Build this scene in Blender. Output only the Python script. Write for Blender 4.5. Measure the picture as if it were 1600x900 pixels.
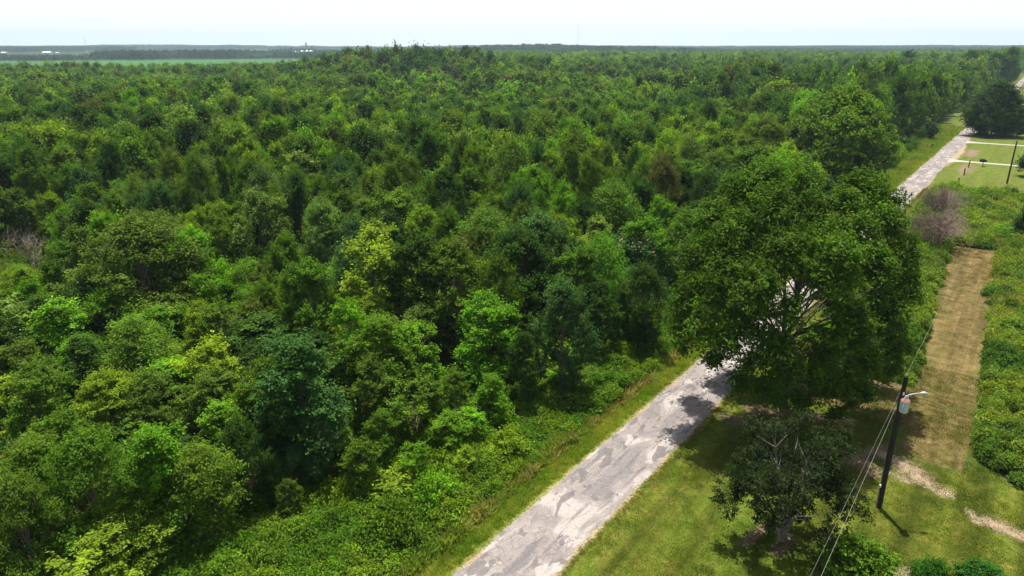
import bpy, math, random
import numpy as np

for o in list(bpy.data.objects):
    bpy.data.objects.remove(o)
SC = bpy.context.scene
COL = SC.collection
RAD = math.radians

# ------------------------------------------------------------------ camera
CAM_H = 30.0
PITCH = 19.3
cam_d = bpy.data.cameras.new('camera')
cam_d.sensor_width = 36.0
cam_d.lens = 36.0 * 1081 / 1600
cam_d.clip_start = 0.5
cam_d.clip_end = 30000
cam = bpy.data.objects.new('camera', cam_d)
cam.location = (0, 0, CAM_H)
cam.rotation_euler = (RAD(90 - PITCH), 0, 0)
COL.objects.link(cam)
SC.camera = cam

# ------------------------------------------------------------------ world, sun, exposure
SUN_EL, SUN_AZ = 74.0, -6.0            # azimuth measured from +Y towards +X
world = bpy.data.worlds.new('World')
SC.world = world
world.use_nodes = True
wn = world.node_tree
wn.nodes.clear()
w_out = wn.nodes.new('ShaderNodeOutputWorld')
w_bg = wn.nodes.new('ShaderNodeBackground')
w_sky = wn.nodes.new('ShaderNodeTexSky')
w_sky.sky_type = 'NISHITA'
w_sky.sun_disc = False
w_sky.sun_elevation = RAD(SUN_EL)
w_sky.sun_rotation = RAD(SUN_AZ)
w_sky.altitude = 50
w_sky.air_density = 1.0
w_sky.dust_density = 4.0
w_sky.ozone_density = 1.0
# thin white summer overcast veil in front of the blue, thickest towards the horizon
w_tc = wn.nodes.new('ShaderNodeTexCoord')
w_sep = wn.nodes.new('ShaderNodeSeparateXYZ')
wn.links.new(w_tc.outputs['Generated'], w_sep.inputs[0])
w_map = wn.nodes.new('ShaderNodeMapRange')
w_map.inputs['From Min'].default_value = 0.0
w_map.inputs['From Max'].default_value = 0.30
w_map.inputs['To Min'].default_value = 1.0
w_map.inputs['To Max'].default_value = 0.12
wn.links.new(w_sep.outputs['Z'], w_map.inputs['Value'])
w_mix = wn.nodes.new('ShaderNodeMix')
w_mix.data_type = 'RGBA'
w_mix.inputs['B'].default_value = (13.6, 14.0, 14.1, 1)
wn.links.new(w_map.outputs[0], w_mix.inputs['Factor'])
wn.links.new(w_sky.outputs[0], w_mix.inputs['A'])
wn.links.new(w_mix.outputs['Result'], w_bg.inputs['Color'])
w_bg.inputs['Strength'].default_value = 0.065
wn.links.new(w_bg.outputs[0], w_out.inputs['Surface'])

sun_d = bpy.data.lights.new('sun', 'SUN')
sun_d.energy = 4.9
sun_d.angle = RAD(0.9)
sun_d.color = (1.0, 0.945, 0.85)
sun = bpy.data.objects.new('sun', sun_d)
sun.rotation_euler = (RAD(90 - SUN_EL), 0, RAD(180 - SUN_AZ))
sun.location = (0, 0, 200)
COL.objects.link(sun)

SC.view_settings.view_transform = 'Standard'
SC.view_settings.look = 'None'
SC.view_settings.exposure = 0.54
SC.view_settings.gamma = 1.0
SC.render.engine = 'CYCLES'
SC.cycles.max_bounces = 6
SC.cycles.diffuse_bounces = 2
SC.cycles.transmission_bounces = 3
SC.cycles.glossy_bounces = 1
SC.cycles.volume_bounces = 0
SC.cycles.use_denoising = True
SC.cycles.caustics_reflective = False
SC.cycles.caustics_refractive = False

# ------------------------------------------------------------------ helpers
F_PX = 1081.0
CT, ST = math.cos(RAD(PITCH)), math.sin(RAD(PITCH))
def spot(px, py, z=0.0):
    """where the sight line of a photo point meets the height z"""
    x, y = px - 800, py - 450
    k = (CAM_H - z) / (F_PX * ST + y * CT)
    return x * k, (F_PX * CT - y * ST) * k
def spot_at(px, py, Y):
    x, y = px - 800, py - 450
    k = Y / (F_PX * CT - y * ST)
    return x * k, Y, CAM_H - (F_PX * ST + y * CT) * k
def proj(x, y, z):
    dep = y * CT + (CAM_H - z) * ST
    up = -(CAM_H - z) * CT + y * ST
    return 800 + F_PX * x / dep, 450 - F_PX * up / dep, dep

U = np.array([0.5985, 0.8011])          # direction of the road
N = np.array([0.8011, -0.5985])         # to its right
R0 = np.array([-0.55, 33.4])
def st(x, y):
    dx, dy = x - R0[0], y - R0[1]
    return dx * U[0] + dy * U[1], dx * N[0] + dy * N[1]
def xy(s, t):
    return R0[0] + s * U[0] + t * N[0], R0[1] + s * U[1] + t * N[1]
def strip_l(s): return 16.3 - 0.056 * (s - 34)
def strip_r(s): return 21.0 - 0.024 * (s - 34)

def vnoise(x, y, scale, seed=0):
    """smooth value noise 0..1"""
    x = np.asarray(x, float) / scale; y = np.asarray(y, float) / scale
    xi, yi = np.floor(x).astype(np.int64), np.floor(y).astype(np.int64)
    fx, fy = x - xi, y - yi
    fx = fx * fx * (3 - 2 * fx); fy = fy * fy * (3 - 2 * fy)
    def h(a, b):
        v = (a * 374761393 + b * 668265263 + seed * 1442695041) & 0x7fffffff
        v = ((v ^ (v >> 13)) * 1274126177) & 0x7fffffff
        return ((v ^ (v >> 16)) & 0xffff) / 65535.0
    return ((h(xi, yi) * (1 - fx) + h(xi + 1, yi) * fx) * (1 - fy)
            + (h(xi, yi + 1) * (1 - fx) + h(xi + 1, yi + 1) * fx) * fy)
def fbm(x, y, scale, seed=0):
    return (vnoise(x, y, scale, seed) * .55 + vnoise(x, y, scale / 2.1, seed + 7) * .3
            + vnoise(x, y, scale / 4.3, seed + 13) * .15)

def terrain(x, y):
    x = np.asarray(x, float); y = np.asarray(y, float)
    d = np.hypot(x, y)
    z = 19.0 * np.exp(-((x - 130) / 300) ** 2 - ((y - 2150) / 320) ** 2)
    z = z + 6.0 * np.exp(-((x + 1500) / 900) ** 2 - ((y - 3600) / 500) ** 2)
    z = z + np.clip((d - 2400) / 2600, 0, 1) * (vnoise(x, y, 900, 5)) * 20
    s, t = st(x, y)
    near = np.clip(1 - d / 600, 0, 1)
    ditch = -0.35 * np.exp(-((t + 6.3) / 0.9) ** 2) * near
    wild = np.clip((np.abs(t) - 8) / 10, 0, 1) * near
    return z + ditch + wild * (vnoise(x, y, 23, 3) - .5) * 0.7 * (t < 0)

def set_prop(o, label=None, cat=None, group=None, kind=None):
    if label: o['label'] = label
    if cat: o['category'] = cat
    if group: o['group'] = group
    if kind: o['kind'] = kind
    return o

def empty(name, loc, rz=0.0, sc=1.0):
    o = bpy.data.objects.new(name, None)
    o.empty_display_size = 0.3
    o.location = loc; o.rotation_euler = (0, 0, rz)
    o.scale = (sc, sc, sc) if not hasattr(sc, '__len__') else sc
    COL.objects.link(o)
    return o

def mesh_np(name, verts, faces, mats, smooth=False, mat_idx=None):
    """verts (n,3); faces (m,k) all the same size"""
    verts = np.asarray(verts, np.float32); faces = np.asarray(faces, np.int32)
    me = bpy.data.meshes.new(name)
    m, k = faces.shape
    me.vertices.add(len(verts)); me.vertices.foreach_set('co', verts.ravel())
    me.loops.add(m * k); me.loops.foreach_set('vertex_index', faces.ravel())
    me.polygons.add(m)
    me.polygons.foreach_set('loop_start', np.arange(0, m * k, k, dtype=np.int32))
    me.polygons.foreach_set('loop_total', np.full(m, k, np.int32))
    if mat_idx is not None:
        me.polygons.foreach_set('material_index', np.asarray(mat_idx, np.int32))
    me.polygons.foreach_set('use_smooth', np.full(m, smooth, bool))
    me.update(calc_edges=True)
    for mt in (mats if isinstance(mats, (list, tuple)) else [mats]):
        me.materials.append(mt)
    return me

def add_attr(me, name, vals, kind='FLOAT', dom='POINT'):
    a = me.attributes.new(name, kind, dom)
    if kind == 'FLOAT':
        a.data.foreach_set('value', np.asarray(vals, np.float32).ravel())
    elif kind == 'FLOAT_COLOR':
        a.data.foreach_set('color', np.asarray(vals, np.float32).ravel())
    elif kind == 'FLOAT_VECTOR':
        a.data.foreach_set('vector', np.asarray(vals, np.float32).ravel())

def link(name, me, parent=None, loc=(0, 0, 0)):
    o = bpy.data.objects.new(name, me)
    o.location = loc
    COL.objects.link(o)
    if parent is not None: o.parent = parent
    return o

class MB:
    """collects polygons of any size for one small modelled part"""
    def __init__(s): s.v = []; s.f = []
    def box(s, cx, cy, cz, sx, sy, sz, rz=0.0):
        b = len(s.v); c, n = math.cos(rz), math.sin(rz)
        for dz in (-.5, .5):
            for dx, dy in ((-.5, -.5), (.5, -.5), (.5, .5), (-.5, .5)):
                x, y = dx * sx, dy * sy
                s.v.append((cx + x * c - y * n, cy + x * n + y * c, cz + dz * sz))
        for f in ((0, 3, 2, 1), (4, 5, 6, 7), (0, 1, 5, 4), (1, 2, 6, 5), (2, 3, 7, 6), (3, 0, 4, 7)):
            s.f.append([b + i for i in f])
        return s
    def tube(s, pts, rads, n=8, caps=True):
        pts = [np.array(p, float) for p in pts]
        b = len(s.v)
        for i, p in enumerate(pts):
            a = pts[min(i + 1, len(pts) - 1)] - pts[max(i - 1, 0)]
            a /= (np.linalg.norm(a) + 1e-9)
            ref = np.array([0, 0, 1.0]) if abs(a[2]) < .9 else np.array([1.0, 0, 0])
            e = np.cross(a, ref); e /= np.linalg.norm(e); g = np.cross(a, e)
            for k in range(n):
                q = 2 * math.pi * k / n
                s.v.append(tuple(p + rads[i] * (e * math.cos(q) + g * math.sin(q))))
        for i in range(len(pts) - 1):
            for k in range(n):
                k2 = (k + 1) % n
                s.f.append([b + i * n + k, b + i * n + k2, b + (i + 1) * n + k2, b + (i + 1) * n + k])
        if caps:
            s.f.append([b + k for k in range(n)])
            s.f.append([b + (len(pts) - 1) * n + n - 1 - k for k in range(n)])
        return s
    def lathe(s, cx, cy, prof, n=16):
        return s.tube([(cx, cy, z) for z, r in prof], [r for z, r in prof], n)
    def poly(s, pts):
        b = len(s.v); s.v += [tuple(p) for p in pts]; s.f.append(list(range(b, b + len(pts)))); return s
    def mesh(s, name, mat, smooth=False):
        me = bpy.data.meshes.new(name)
        me.from_pydata(s.v, [], s.f)
        if smooth:
            for p in me.polygons: p.use_smooth = True
        me.materials.append(mat); me.update()
        return me
    def build(s, name, mat, parent=None, smooth=False):
        return link(name, s.mesh(name, mat, smooth), parent)

# ------------------------------------------------------------------ materials
def new_mat(name):
    m = bpy.data.materials.new(name); m.use_nodes = True
    nt = m.node_tree; nt.nodes.clear()
    out = nt.nodes.new('ShaderNodeOutputMaterial')
    return m, nt, out
def nd(nt, typ, **kw):
    n = nt.nodes.new(typ)
    for k, v in kw.items(): setattr(n, k, v)
    return n
def noise(nt, vec, scale, detail=3, rough=.55, dist=0.0):
    n = nd(nt, 'ShaderNodeTexNoise')
    n.inputs['Scale'].default_value = scale; n.inputs['Detail'].default_value = detail
    n.inputs['Roughness'].default_value = rough; n.inputs['Distortion'].default_value = dist
    nt.links.new(vec, n.inputs['Vector'])
    return n.outputs['Fac']
def ramp(nt, fac, stops):
    r = nd(nt, 'ShaderNodeValToRGB')
    el = r.color_ramp.elements
    while len(el) < len(stops): el.new(0.5)
    for e, (p, c) in zip(el, stops):
        e.position = p
        e.color = (*c, 1) if hasattr(c, '__len__') else (c, c, c, 1)
    nt.links.new(fac, r.inputs[0])
    return r.outputs[0]
def mix(nt, a, b, fac, mode='MIX'):
    m = nd(nt, 'ShaderNodeMix', data_type='RGBA', blend_type=mode)
    for sock, v in (('A', a), ('B', b), ('Factor', fac)):
        if hasattr(v, 'is_linked'): nt.links.new(v, m.inputs[sock])
        elif sock == 'Factor': m.inputs[sock].default_value = v
        else: m.inputs[sock].default_value = (*v, 1)
    return m.outputs['Result']
def mth(nt, op, a, b=0.0, clamp=False):
    m = nd(nt, 'ShaderNodeMath', operation=op, use_clamp=clamp)
    for i, v in enumerate((a, b)):
        if hasattr(v, 'is_linked'): nt.links.new(v, m.inputs[i])
        else: m.inputs[i].default_value = v
    return m.outputs[0]
def edge(nt, a, thr, soft):
    """0..1 step of a around thr"""
    m = nd(nt, 'ShaderNodeMapRange', interpolation_type='SMOOTHSTEP')
    m.inputs['From Min'].default_value = thr - soft; m.inputs['From Max'].default_value = thr + soft
    nt.links.new(a, m.inputs['Value'])
    return m.outputs[0]
def attr(nt, name, out='Fac', typ='GEOMETRY'):
    a = nd(nt, 'ShaderNodeAttribute', attribute_name=name, attribute_type=typ)
    return a.outputs[out]
def pos(nt, sx=1, sy=1, sz=1, rz=0):
    g = nd(nt, 'ShaderNodeNewGeometry')
    mp = nd(nt, 'ShaderNodeMapping')
    mp.inputs['Scale'].default_value = (sx, sy, sz); mp.inputs['Rotation'].default_value = (0, 0, rz)
    nt.links.new(g.outputs['Position'], mp.inputs[0])
    return mp.outputs[0]
def bsdf(nt, out, col, rough=.8, spec=.3, metal=0.0, bump=None, bstr=.3, bdist=.05):
    p = nd(nt, 'ShaderNodeBsdfPrincipled')
    if hasattr(col, 'is_linked'): nt.links.new(col, p.inputs['Base Color'])
    else: p.inputs['Base Color'].default_value = (*col, 1)
    if hasattr(rough, 'is_linked'): nt.links.new(rough, p.inputs['Roughness'])
    else: p.inputs['Roughness'].default_value = rough
    p.inputs['Specular IOR Level'].default_value = spec
    p.inputs['Metallic'].default_value = metal
    if bump is not None:
        b = nd(nt, 'ShaderNodeBump')
        b.inputs['Strength'].default_value = bstr; b.inputs['Distance'].default_value = bdist
        nt.links.new(bump, b.inputs['Height']); nt.links.new(b.outputs[0], p.inputs['Normal'])
    nt.links.new(p.outputs[0], out.inputs['Surface'])
    return p
def simple(name, col, rough=.7, metal=0.0, spec=.3, scale=6.0, var=.25):
    m, nt, out = new_mat(name)
    tc = nd(nt, 'ShaderNodeTexCoord')
    n = noise(nt, tc.outputs['Object'], scale, 4)
    c = mix(nt, [v * (1 - var) for v in col], [min(1, v * (1 + var)) for v in col], n)
    bsdf(nt, out, c, rough, spec, metal, n, .15, .02)
    return m

def leaf_mat(name, inst, trans=.30, rough=.55):
    m, nt, out = new_mat(name)
    if inst: base = attr(nt, 'tint', 'Color', 'INSTANCER')
    else:
        oi = nd(nt, 'ShaderNodeObjectInfo'); base = oi.outputs['Color']
    var = attr(nt, 'lv'); yel = attr(nt, 'ly')
    hsv = nd(nt, 'ShaderNodeHueSaturation')
    nt.links.new(base, hsv.inputs['Color'])
    nt.links.new(mth(nt, 'MULTIPLY', var, 1.0), hsv.inputs['Value'])
    warm = mix(nt, hsv.outputs[0], (1.48, 1.34, .75), yel, 'MULTIPLY')
    p = nd(nt, 'ShaderNodeBsdfPrincipled')
    nt.links.new(warm, p.inputs['Base Color'])
    p.inputs['Roughness'].default_value = rough
    p.inputs['Specular IOR Level'].default_value = .09
    t = nd(nt, 'ShaderNodeBsdfTranslucent')
    tcol = mix(nt, warm, (1.5, 1.7, .6), 1.0, 'MULTIPLY')
    nt.links.new(tcol, t.inputs['Color'])
    ms = nd(nt, 'ShaderNodeMixShader'); ms.inputs[0].default_value = trans
    nt.links.new(p.outputs[0], ms.inputs[1]); nt.links.new(t.outputs[0], ms.inputs[2])
    nt.links.new(ms.outputs[0], out.inputs['Surface'])
    return m
M_LEAF = leaf_mat('leaf', False)
M_LEAFI = leaf_mat('leaf_scattered', True)

def bark_mat(name, col):
    m, nt, out = new_mat(name)
    v = pos(nt, 6, 6, 1.2)
    n = noise(nt, v, 2.0, 5, .65)
    c = ramp(nt, n, [(.3, [x * .55 for x in col]), (.7, [min(1, x * 1.35) for x in col])])
    bsdf(nt, out, c, .9, .2, 0, n, .6, .03)
    return m
M_BARK = bark_mat('bark', (.16, .125, .095))
M_BARKD = bark_mat('dark_bark', (.09, .07, .055))
M_BARKP = bark_mat('pale_dead_wood', (.30, .25, .22))
M_TWIG = bark_mat('mauve_dead_twigs', (.30, .215, .19))

# ------------------------------------------------------------------ ground
def axis(lo, hi, step, lim, grow=1.09):
    a = list(np.arange(lo, hi + 1e-6, step))
    s = step; x = a[-1]
    while x < lim: s *= grow; x += s; a.append(x)
    s = step; x = a[0]; b = []
    while x > -lim: s *= grow; x -= s; b.append(x)
    return np.array(b[::-1] + a)
gx = axis(-32, 62, .36, 6400)
gy = axis(28, 100, .36, 6400)
X, Y = np.meshgrid(gx, gy)
S, T = st(X, Y)
Z = terrain(X, Y)
n0 = fbm(X, Y, 6.0, 1); n1 = fbm(X, Y, 2.2, 2); n2 = fbm(X, Y, 18.0, 9)
def cap(ax, ay, bx, by, r):
    """1 inside a capsule round a-b, falling to 0"""
    dx, dy = bx - ax, by - ay
    L = dx * dx + dy * dy + 1e-9
    k = np.clip(((X - ax) * dx + (Y - ay) * dy) / L, 0, 1)
    d = np.hypot(X - ax - k * dx, Y - ay - k * dy)
    return np.clip(1.0 - d / r, -1, 1)
# lawn: right of the road, near
wob = (n0 - .5) * 2.2
open_r = (T > 2.2)
in_strip = np.minimum(np.minimum(T - strip_l(S) + wob * .25, strip_r(S) - T + wob * .25), np.minimum(S - 29 + wob, 101.5 - S))
path2 = np.minimum(np.minimum(T - 8.0, strip_r(S) - T), np.minimum(S - 33.5 + wob, 44.2 - S - (T - 8) * .25 + wob))
brown = np.clip(np.maximum(in_strip, path2) / 1.2 + .3, 0, 1)
scrub_r = ((T > 4.6) & (T < strip_l(S)) & (S > 43) & (S < 150)) | ((S > 101) & (S < 151) & (T > 4.6)) | ((T > strip_r(S) + wob * .3) & (S > 30.5 + np.clip(23 - T, -6, 3)) & (S < 151))
scrub_r = scrub_r.astype(float)
wood = np.clip((-T - 7 - np.clip((S - 95) / 25, 0, 1) * 6 + wob) / 2.0, 0, 1)
far_open = (S > 151) & (T > 2.2)
lawn = np.where(open_r, 1 - scrub_r, 0.0) * (1 - brown)
lawn = np.where((T > -5.2 + wob * .3 - np.clip((S - 95) / 25, 0, 1) * 7.5) & (T < 3), 1.0, lawn)
# the bare patches
dirt = np.full(X.shape, -1.0)
sand = np.full(X.shape, -1.0)
def px_cap(p1, p2, r):
    a = spot(*p1); b = spot(*p2)
    return cap(a[0], a[1], b[0], b[1], r)
for p1, p2, r in [((1140, 655), (1215, 668), 1.5), ((1260, 600), (1330, 612), 1.6), ((1310, 700), (1360, 738), 1.2),
                  ((1350, 600), (1395, 600), 1.7), ((1400, 722), (1440, 748), 1.6), ((1545, 815), (1590, 835), 1.2), ((1180, 640), (1330, 660), 1.6), ((1430, 905), (1385, 890), 1.1), ((1240, 645), (1300, 660), 1.2),
                  ((1340, 715), (1385, 700), 1.1), ((1230, 840), (1215, 862), .8), ((1200, 820), (1160, 850), .6)]:
    dirt = np.maximum(dirt, px_cap(p1, p2, r))
for p1, p2, r in [((1385, 712), (1425, 735), 1.15), ((1415, 735), (1480, 772), 1.05), ((1335, 715), (1420, 752), .55),
                  ((1515, 800), (1525, 812), .7), ((1540, 812), (1610, 845), .75), ((1400, 893), (1425, 888), .6),
                  ((1467, 630), (1480, 634), .45), ((1430, 650), (1432, 652), .3), ((1500, 652), (1504, 654), .3), ((1512, 590), (1516, 592), .3)]:
    sand = np.maximum(sand, px_cap(p1, p2, r))
for a in ((162, 5.7, 193, 6.6, 1.15), (212, 5.6, 236, 6.4, 1.2)):
    p = xy(a[0], a[1]); q = xy(a[2], a[3])
    dirt = np.maximum(dirt, cap(p[0], p[1], q[0], q[1], a[4]) + .15)
p = xy(437, 9.5); q = xy(452, 11); dirt = np.maximum(dirt, cap(*p, *q, 7.5))
sand = np.maximum(sand, cap(*p, *q, 6.0))
dirt = np.where(far_open & (T > 9) & (S < 200) & (S > 152), np.maximum(dirt, .05 + .5 * (n0 - .5)), dirt)
sand = np.maximum(sand, np.where((np.abs(T) < 3.2) & (S < 700), .72 - (np.abs(T) - 2.3) * 1.2, -1))   # sandy fringe of the road
wild = np.clip(scrub_r + wood * (T < 0), 0, 1)
fresh = np.where((far_open & (S < 700)) | ((T < -2.2) & (T > -14) & (S > 96 + wob * 3) & (S < 600)), 1.0, 0.0)
ncol, nrow = len(gx), len(gy)
idx = np.arange(ncol * nrow).reshape(nrow, ncol)
faces = np.stack([idx[:-1, :-1], idx[:-1, 1:], idx[1:, 1:], idx[1:, :-1]], -1).reshape(-1, 4)
m_ground, nt, out = new_mat('ground_cover')
P = pos(nt)
fine = noise(nt, P, 5.0, 6, .72); mid = noise(nt, P, .8, 5, .65); big = noise(nt, P, .09, 4, .6)
tiny = noise(nt, P, 16.0, 3, .8)
# mowing bands run along the road
PR = pos(nt, 1, 1, 1, math.atan2(U[0], U[1]))
mpb = nd(nt, 'ShaderNodeMapping'); mpb.inputs['Scale'].default_value = (.62, .03, 1); nt.links.new(PR, mpb.inputs[0])
band = noise(nt, mpb.outputs[0], 1.0, 3, .6)
lawn_c = ramp(nt, mid, [(.28, (.052, .082, .009)), (.5, (.098, .120, .014)), (.72, (.175, .160, .032))])
lawn_c = mix(nt, lawn_c, (.078, .125, .012), edge(nt, big, .56, .14))
lawn_c = mix(nt, lawn_c, ramp(nt, band, [(.38, .55), (.62, 1.35)]), .85, 'MULTIPLY')
lawn_c = mix(nt, lawn_c, ramp(nt, fine, [(.3, .5), (.7, 1.5)]), .8, 'MULTIPLY')
lawn_c = mix(nt, lawn_c, ramp(nt, tiny, [(.25, .5), (.75, 1.5)]), .7, 'MULTIPLY')
brown_c = ramp(nt, mid, [(.3, (.110, .086, .028)), (.5, (.165, .120, .047)), (.75, (.25, .180, .09))])
brown_c = mix(nt, brown_c, (.100, .112, .022), mth(nt, 'MULTIPLY', edge(nt, noise(nt, P, .55, 5, .7), .56, .10), .7))
brown_c = mix(nt, brown_c, ramp(nt, fine, [(.3, .55), (.7, 1.4)]), .85, 'MULTIPLY')
brown_c = mix(nt, brown_c, ramp(nt, tiny, [(.25, .5), (.75, 1.5)]), .7, 'MULTIPLY')
mpw = nd(nt, 'ShaderNodeMapping'); mpw.inputs['Scale'].default_value = (1.3, .05, 1); nt.links.new(PR, mpw.inputs[0])
brown_c = mix(nt, brown_c, ramp(nt, noise(nt, mpw.outputs[0], 1.0, 3), [(.4, .7), (.6, 1.2)]), .8, 'MULTIPLY')
dirt_c = ramp(nt, fine, [(.3, (.15, .10, .065)), (.7, (.30, .215, .15))])
sand_c = ramp(nt, fine, [(.3, (.27, .20, .13)), (.7, (.44, .35, .24))])
wild_c = ramp(nt, mid, [(.3, (.022, .028, .010)), (.6, (.040, .062, .014)), (.8, (.075, .075, .03))])
far_c = ramp(nt, noise(nt, P, .004, 4), [(.35, (.06, .09, .03)), (.65, (.10, .12, .04))])
c = mix(nt, far_c, lawn_c, attr(nt, 'lawn'))
c = mix(nt, c, brown_c, edge(nt, mth(nt, 'ADD', attr(nt, 'brown'), mth(nt, 'MULTIPLY', mth(nt, 'SUBTRACT', fine, .5), .9)), .5, .12))
c = mix(nt, c, wild_c, edge(nt, mth(nt, 'ADD', attr(nt, 'wild'), mth(nt, 'MULTIPLY', mth(nt, 'SUBTRACT', mid, .5), 1.0)), .5, .15))
c = mix(nt, c, ramp(nt, mid, [(.3, (.070, .118, .013)), (.5, (.110, .150, .020)), (.72, (.20, .185, .055))]), mth(nt, 'MULTIPLY', attr(nt, 'fresh'), .75))
jit = mth(nt, 'ADD', mth(nt, 'MULTIPLY', mth(nt, 'SUBTRACT', fine, .5), 1.6), mth(nt, 'MULTIPLY', mth(nt, 'SUBTRACT', mid, .5), 1.2))
c = mix(nt, c, dirt_c, edge(nt, mth(nt, 'ADD', attr(nt, 'dirt'), jit), .42, .30))
c = mix(nt, c, sand_c, edge(nt, mth(nt, 'ADD', attr(nt, 'sand'), jit), .52, .36))
bsdf(nt, out, c, .95, .1, 0, fine, .5, .06)
me = mesh_np('ground', np.stack([X, Y, Z], -1).reshape(-1, 3), faces, m_ground, True)
for k, v in (('lawn', np.clip(lawn, 0, 1)), ('brown', brown), ('wild', wild), ('dirt', dirt), ('sand', sand), ('fresh', fresh)):
    add_attr(me, k, v)
set_prop(link('ground', me), kind='structure')

def terrain_pt(x, y): return float(terrain(np.array([x]), np.array([y]))[0])

# ------------------------------------------------------------------ road
def strip_mesh(name, pts_l, pts_r, z, mat, m=7):
    """sheet between two edge lines; st = (along, across) in metres"""
    pts_l = np.array(pts_l); pts_r = np.array(pts_r); n = len(pts_l)
    k = np.linspace(0, 1, m)[None, :, None]
    V = pts_l[:, None, :] * (1 - k) + pts_r[:, None, :] * k
    zz = np.full((n, m, 1), z)
    zz[:, :, 0] += .035 * (1 - (np.linspace(-1, 1, m)[None, :]) ** 2)
    zz[:, 0, 0] = zz[:, -1, 0] = z - .02
    V = np.concatenate([V, zz], -1)
    ii = np.arange(n * m).reshape(n, m)
    f = np.stack([ii[:-1, :-1], ii[:-1, 1:], ii[1:, 1:], ii[1:, :-1]], -1).reshape(-1, 4)
    me = mesh_np(name, V.reshape(-1, 3), f, mat, True)
    return me
ss = np.concatenate([np.arange(-25, 130, .22), np.arange(130, 400, 1.5), np.arange(400, 1600, 15)])
jl = (fbm(ss, ss * 0, 2.6, 21) - .5) * .5 + (vnoise(ss, ss * 0 + 3, .5, 4) - .5) * .16
jr = (fbm(ss, ss * 0, 2.8, 31) - .5) * .5 + (vnoise(ss, ss * 0 + 9, .5, 5) - .5) * .16
PL = np.stack(xy(ss, -2.38 + jl), -1); PR_ = np.stack(xy(ss, 2.36 + jr), -1)
m_road, nt, out = new_mat('worn_pale_asphalt')
RP = pos(nt, 1, 1, 1, math.atan2(U[0], U[1]))
f1 = noise(nt, RP, 9.0, 6, .75); f2 = noise(nt, RP, 40.0, 3, .8)
mp2 = nd(nt, 'ShaderNodeMapping'); mp2.inputs['Scale'].default_value = (1.0, .42, 1); nt.links.new(RP, mp2.inputs[0])
L1 = noise(nt, mp2.outputs[0], .62, 2, .35, .9)
L2 = noise(nt, mp2.outputs[0], 1.25, 2, .4, .8)
mp3 = nd(nt, 'ShaderNodeMapping'); mp3.inputs['Scale'].default_value = (2.6, .14, 1); nt.links.new(RP, mp3.inputs[0])
L3 = noise(nt, mp3.outputs[0], .8, 4, .65, .3)
c = ramp(nt, noise(nt, RP, .5, 5, .65), [(.3, (.235, .205, .195)), (.7, (.335, .298, .28))])
c = mix(nt, c, (.43, .39, .365), mth(nt, 'MULTIPLY', edge(nt, L1, .57, .04), .8))           # bare pale patches with hard outlines
c = mix(nt, c, (.150, .136, .138), mth(nt, 'MULTIPLY', edge(nt, L2, .60, .02), .8))   # grey tar repairs
c = mix(nt, c, (.20, .186, .188), mth(nt, 'MULTIPLY', edge(nt, L1, .38, -.03), .7))
c = mix(nt, c, (.135, .126, .130), mth(nt, 'MULTIPLY', edge(nt, L3, .60, .07), .6))
vor = nd(nt, 'ShaderNodeTexVoronoi', feature='DISTANCE_TO_EDGE'); vor.inputs['Scale'].default_value = .55
wv = nd(nt, 'ShaderNodeVectorMath', operation='ADD'); nt.links.new(RP, wv.inputs[0])
nz3 = nd(nt, 'ShaderNodeTexNoise'); nz3.inputs['Scale'].default_value = 1.4; nz3.inputs['Detail'].default_value = 4; nt.links.new(RP, nz3.inputs['Vector'])
nt.links.new(nz3.outputs['Color'], wv.inputs[1]); nt.links.new(wv.outputs[0], vor.inputs['Vector'])
crk = edge(nt, vor.outputs['Distance'], .012, -.01)
c = mix(nt, c, (.13, .115, .11), mth(nt, 'MULTIPLY', crk, .55))
c = mix(nt, c, ramp(nt, f1, [(.3, .62), (.7, 1.25)]), .9, 'MULTIPLY')
c = mix(nt, c, ramp(nt, f2, [(.3, .75), (.7, 1.25)]), .7, 'MULTIPLY')
bsdf(nt, out, c, .9, .2, 0, f1, .35, .02)
set_prop(link('road', strip_mesh('road', PL, PR_, .03, m_road, 9)), kind='structure')

m_drive, nt, out = new_mat('pale_gravel')
P = pos(nt)
g = noise(nt, P, 3.0, 6, .8)
bsdf(nt, out, ramp(nt, g, [(.3, (.28, .255, .225)), (.7, (.50, .47, .42))]), .95, .1, 0, g, .4, .03)
for s0, w, flare in ((201, 1.25, 4.0), (249, 1.35, 3.2)):
    tt = np.arange(2.0, 120, .8)
    ex = flare * np.exp(-(tt - 2.0) / 1.6)
    a = np.stack(xy(s0 + w + ex + (vnoise(tt, tt * 0, 3, 3) - .5) * .5, tt), -1)
    b = np.stack(xy(s0 - w - ex + (vnoise(tt, tt * 0, 3, 8) - .5) * .5, tt), -1)
    set_prop(link('driveway', strip_mesh('driveway', a, b, .022, m_drive, 5)), kind='structure')

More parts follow.
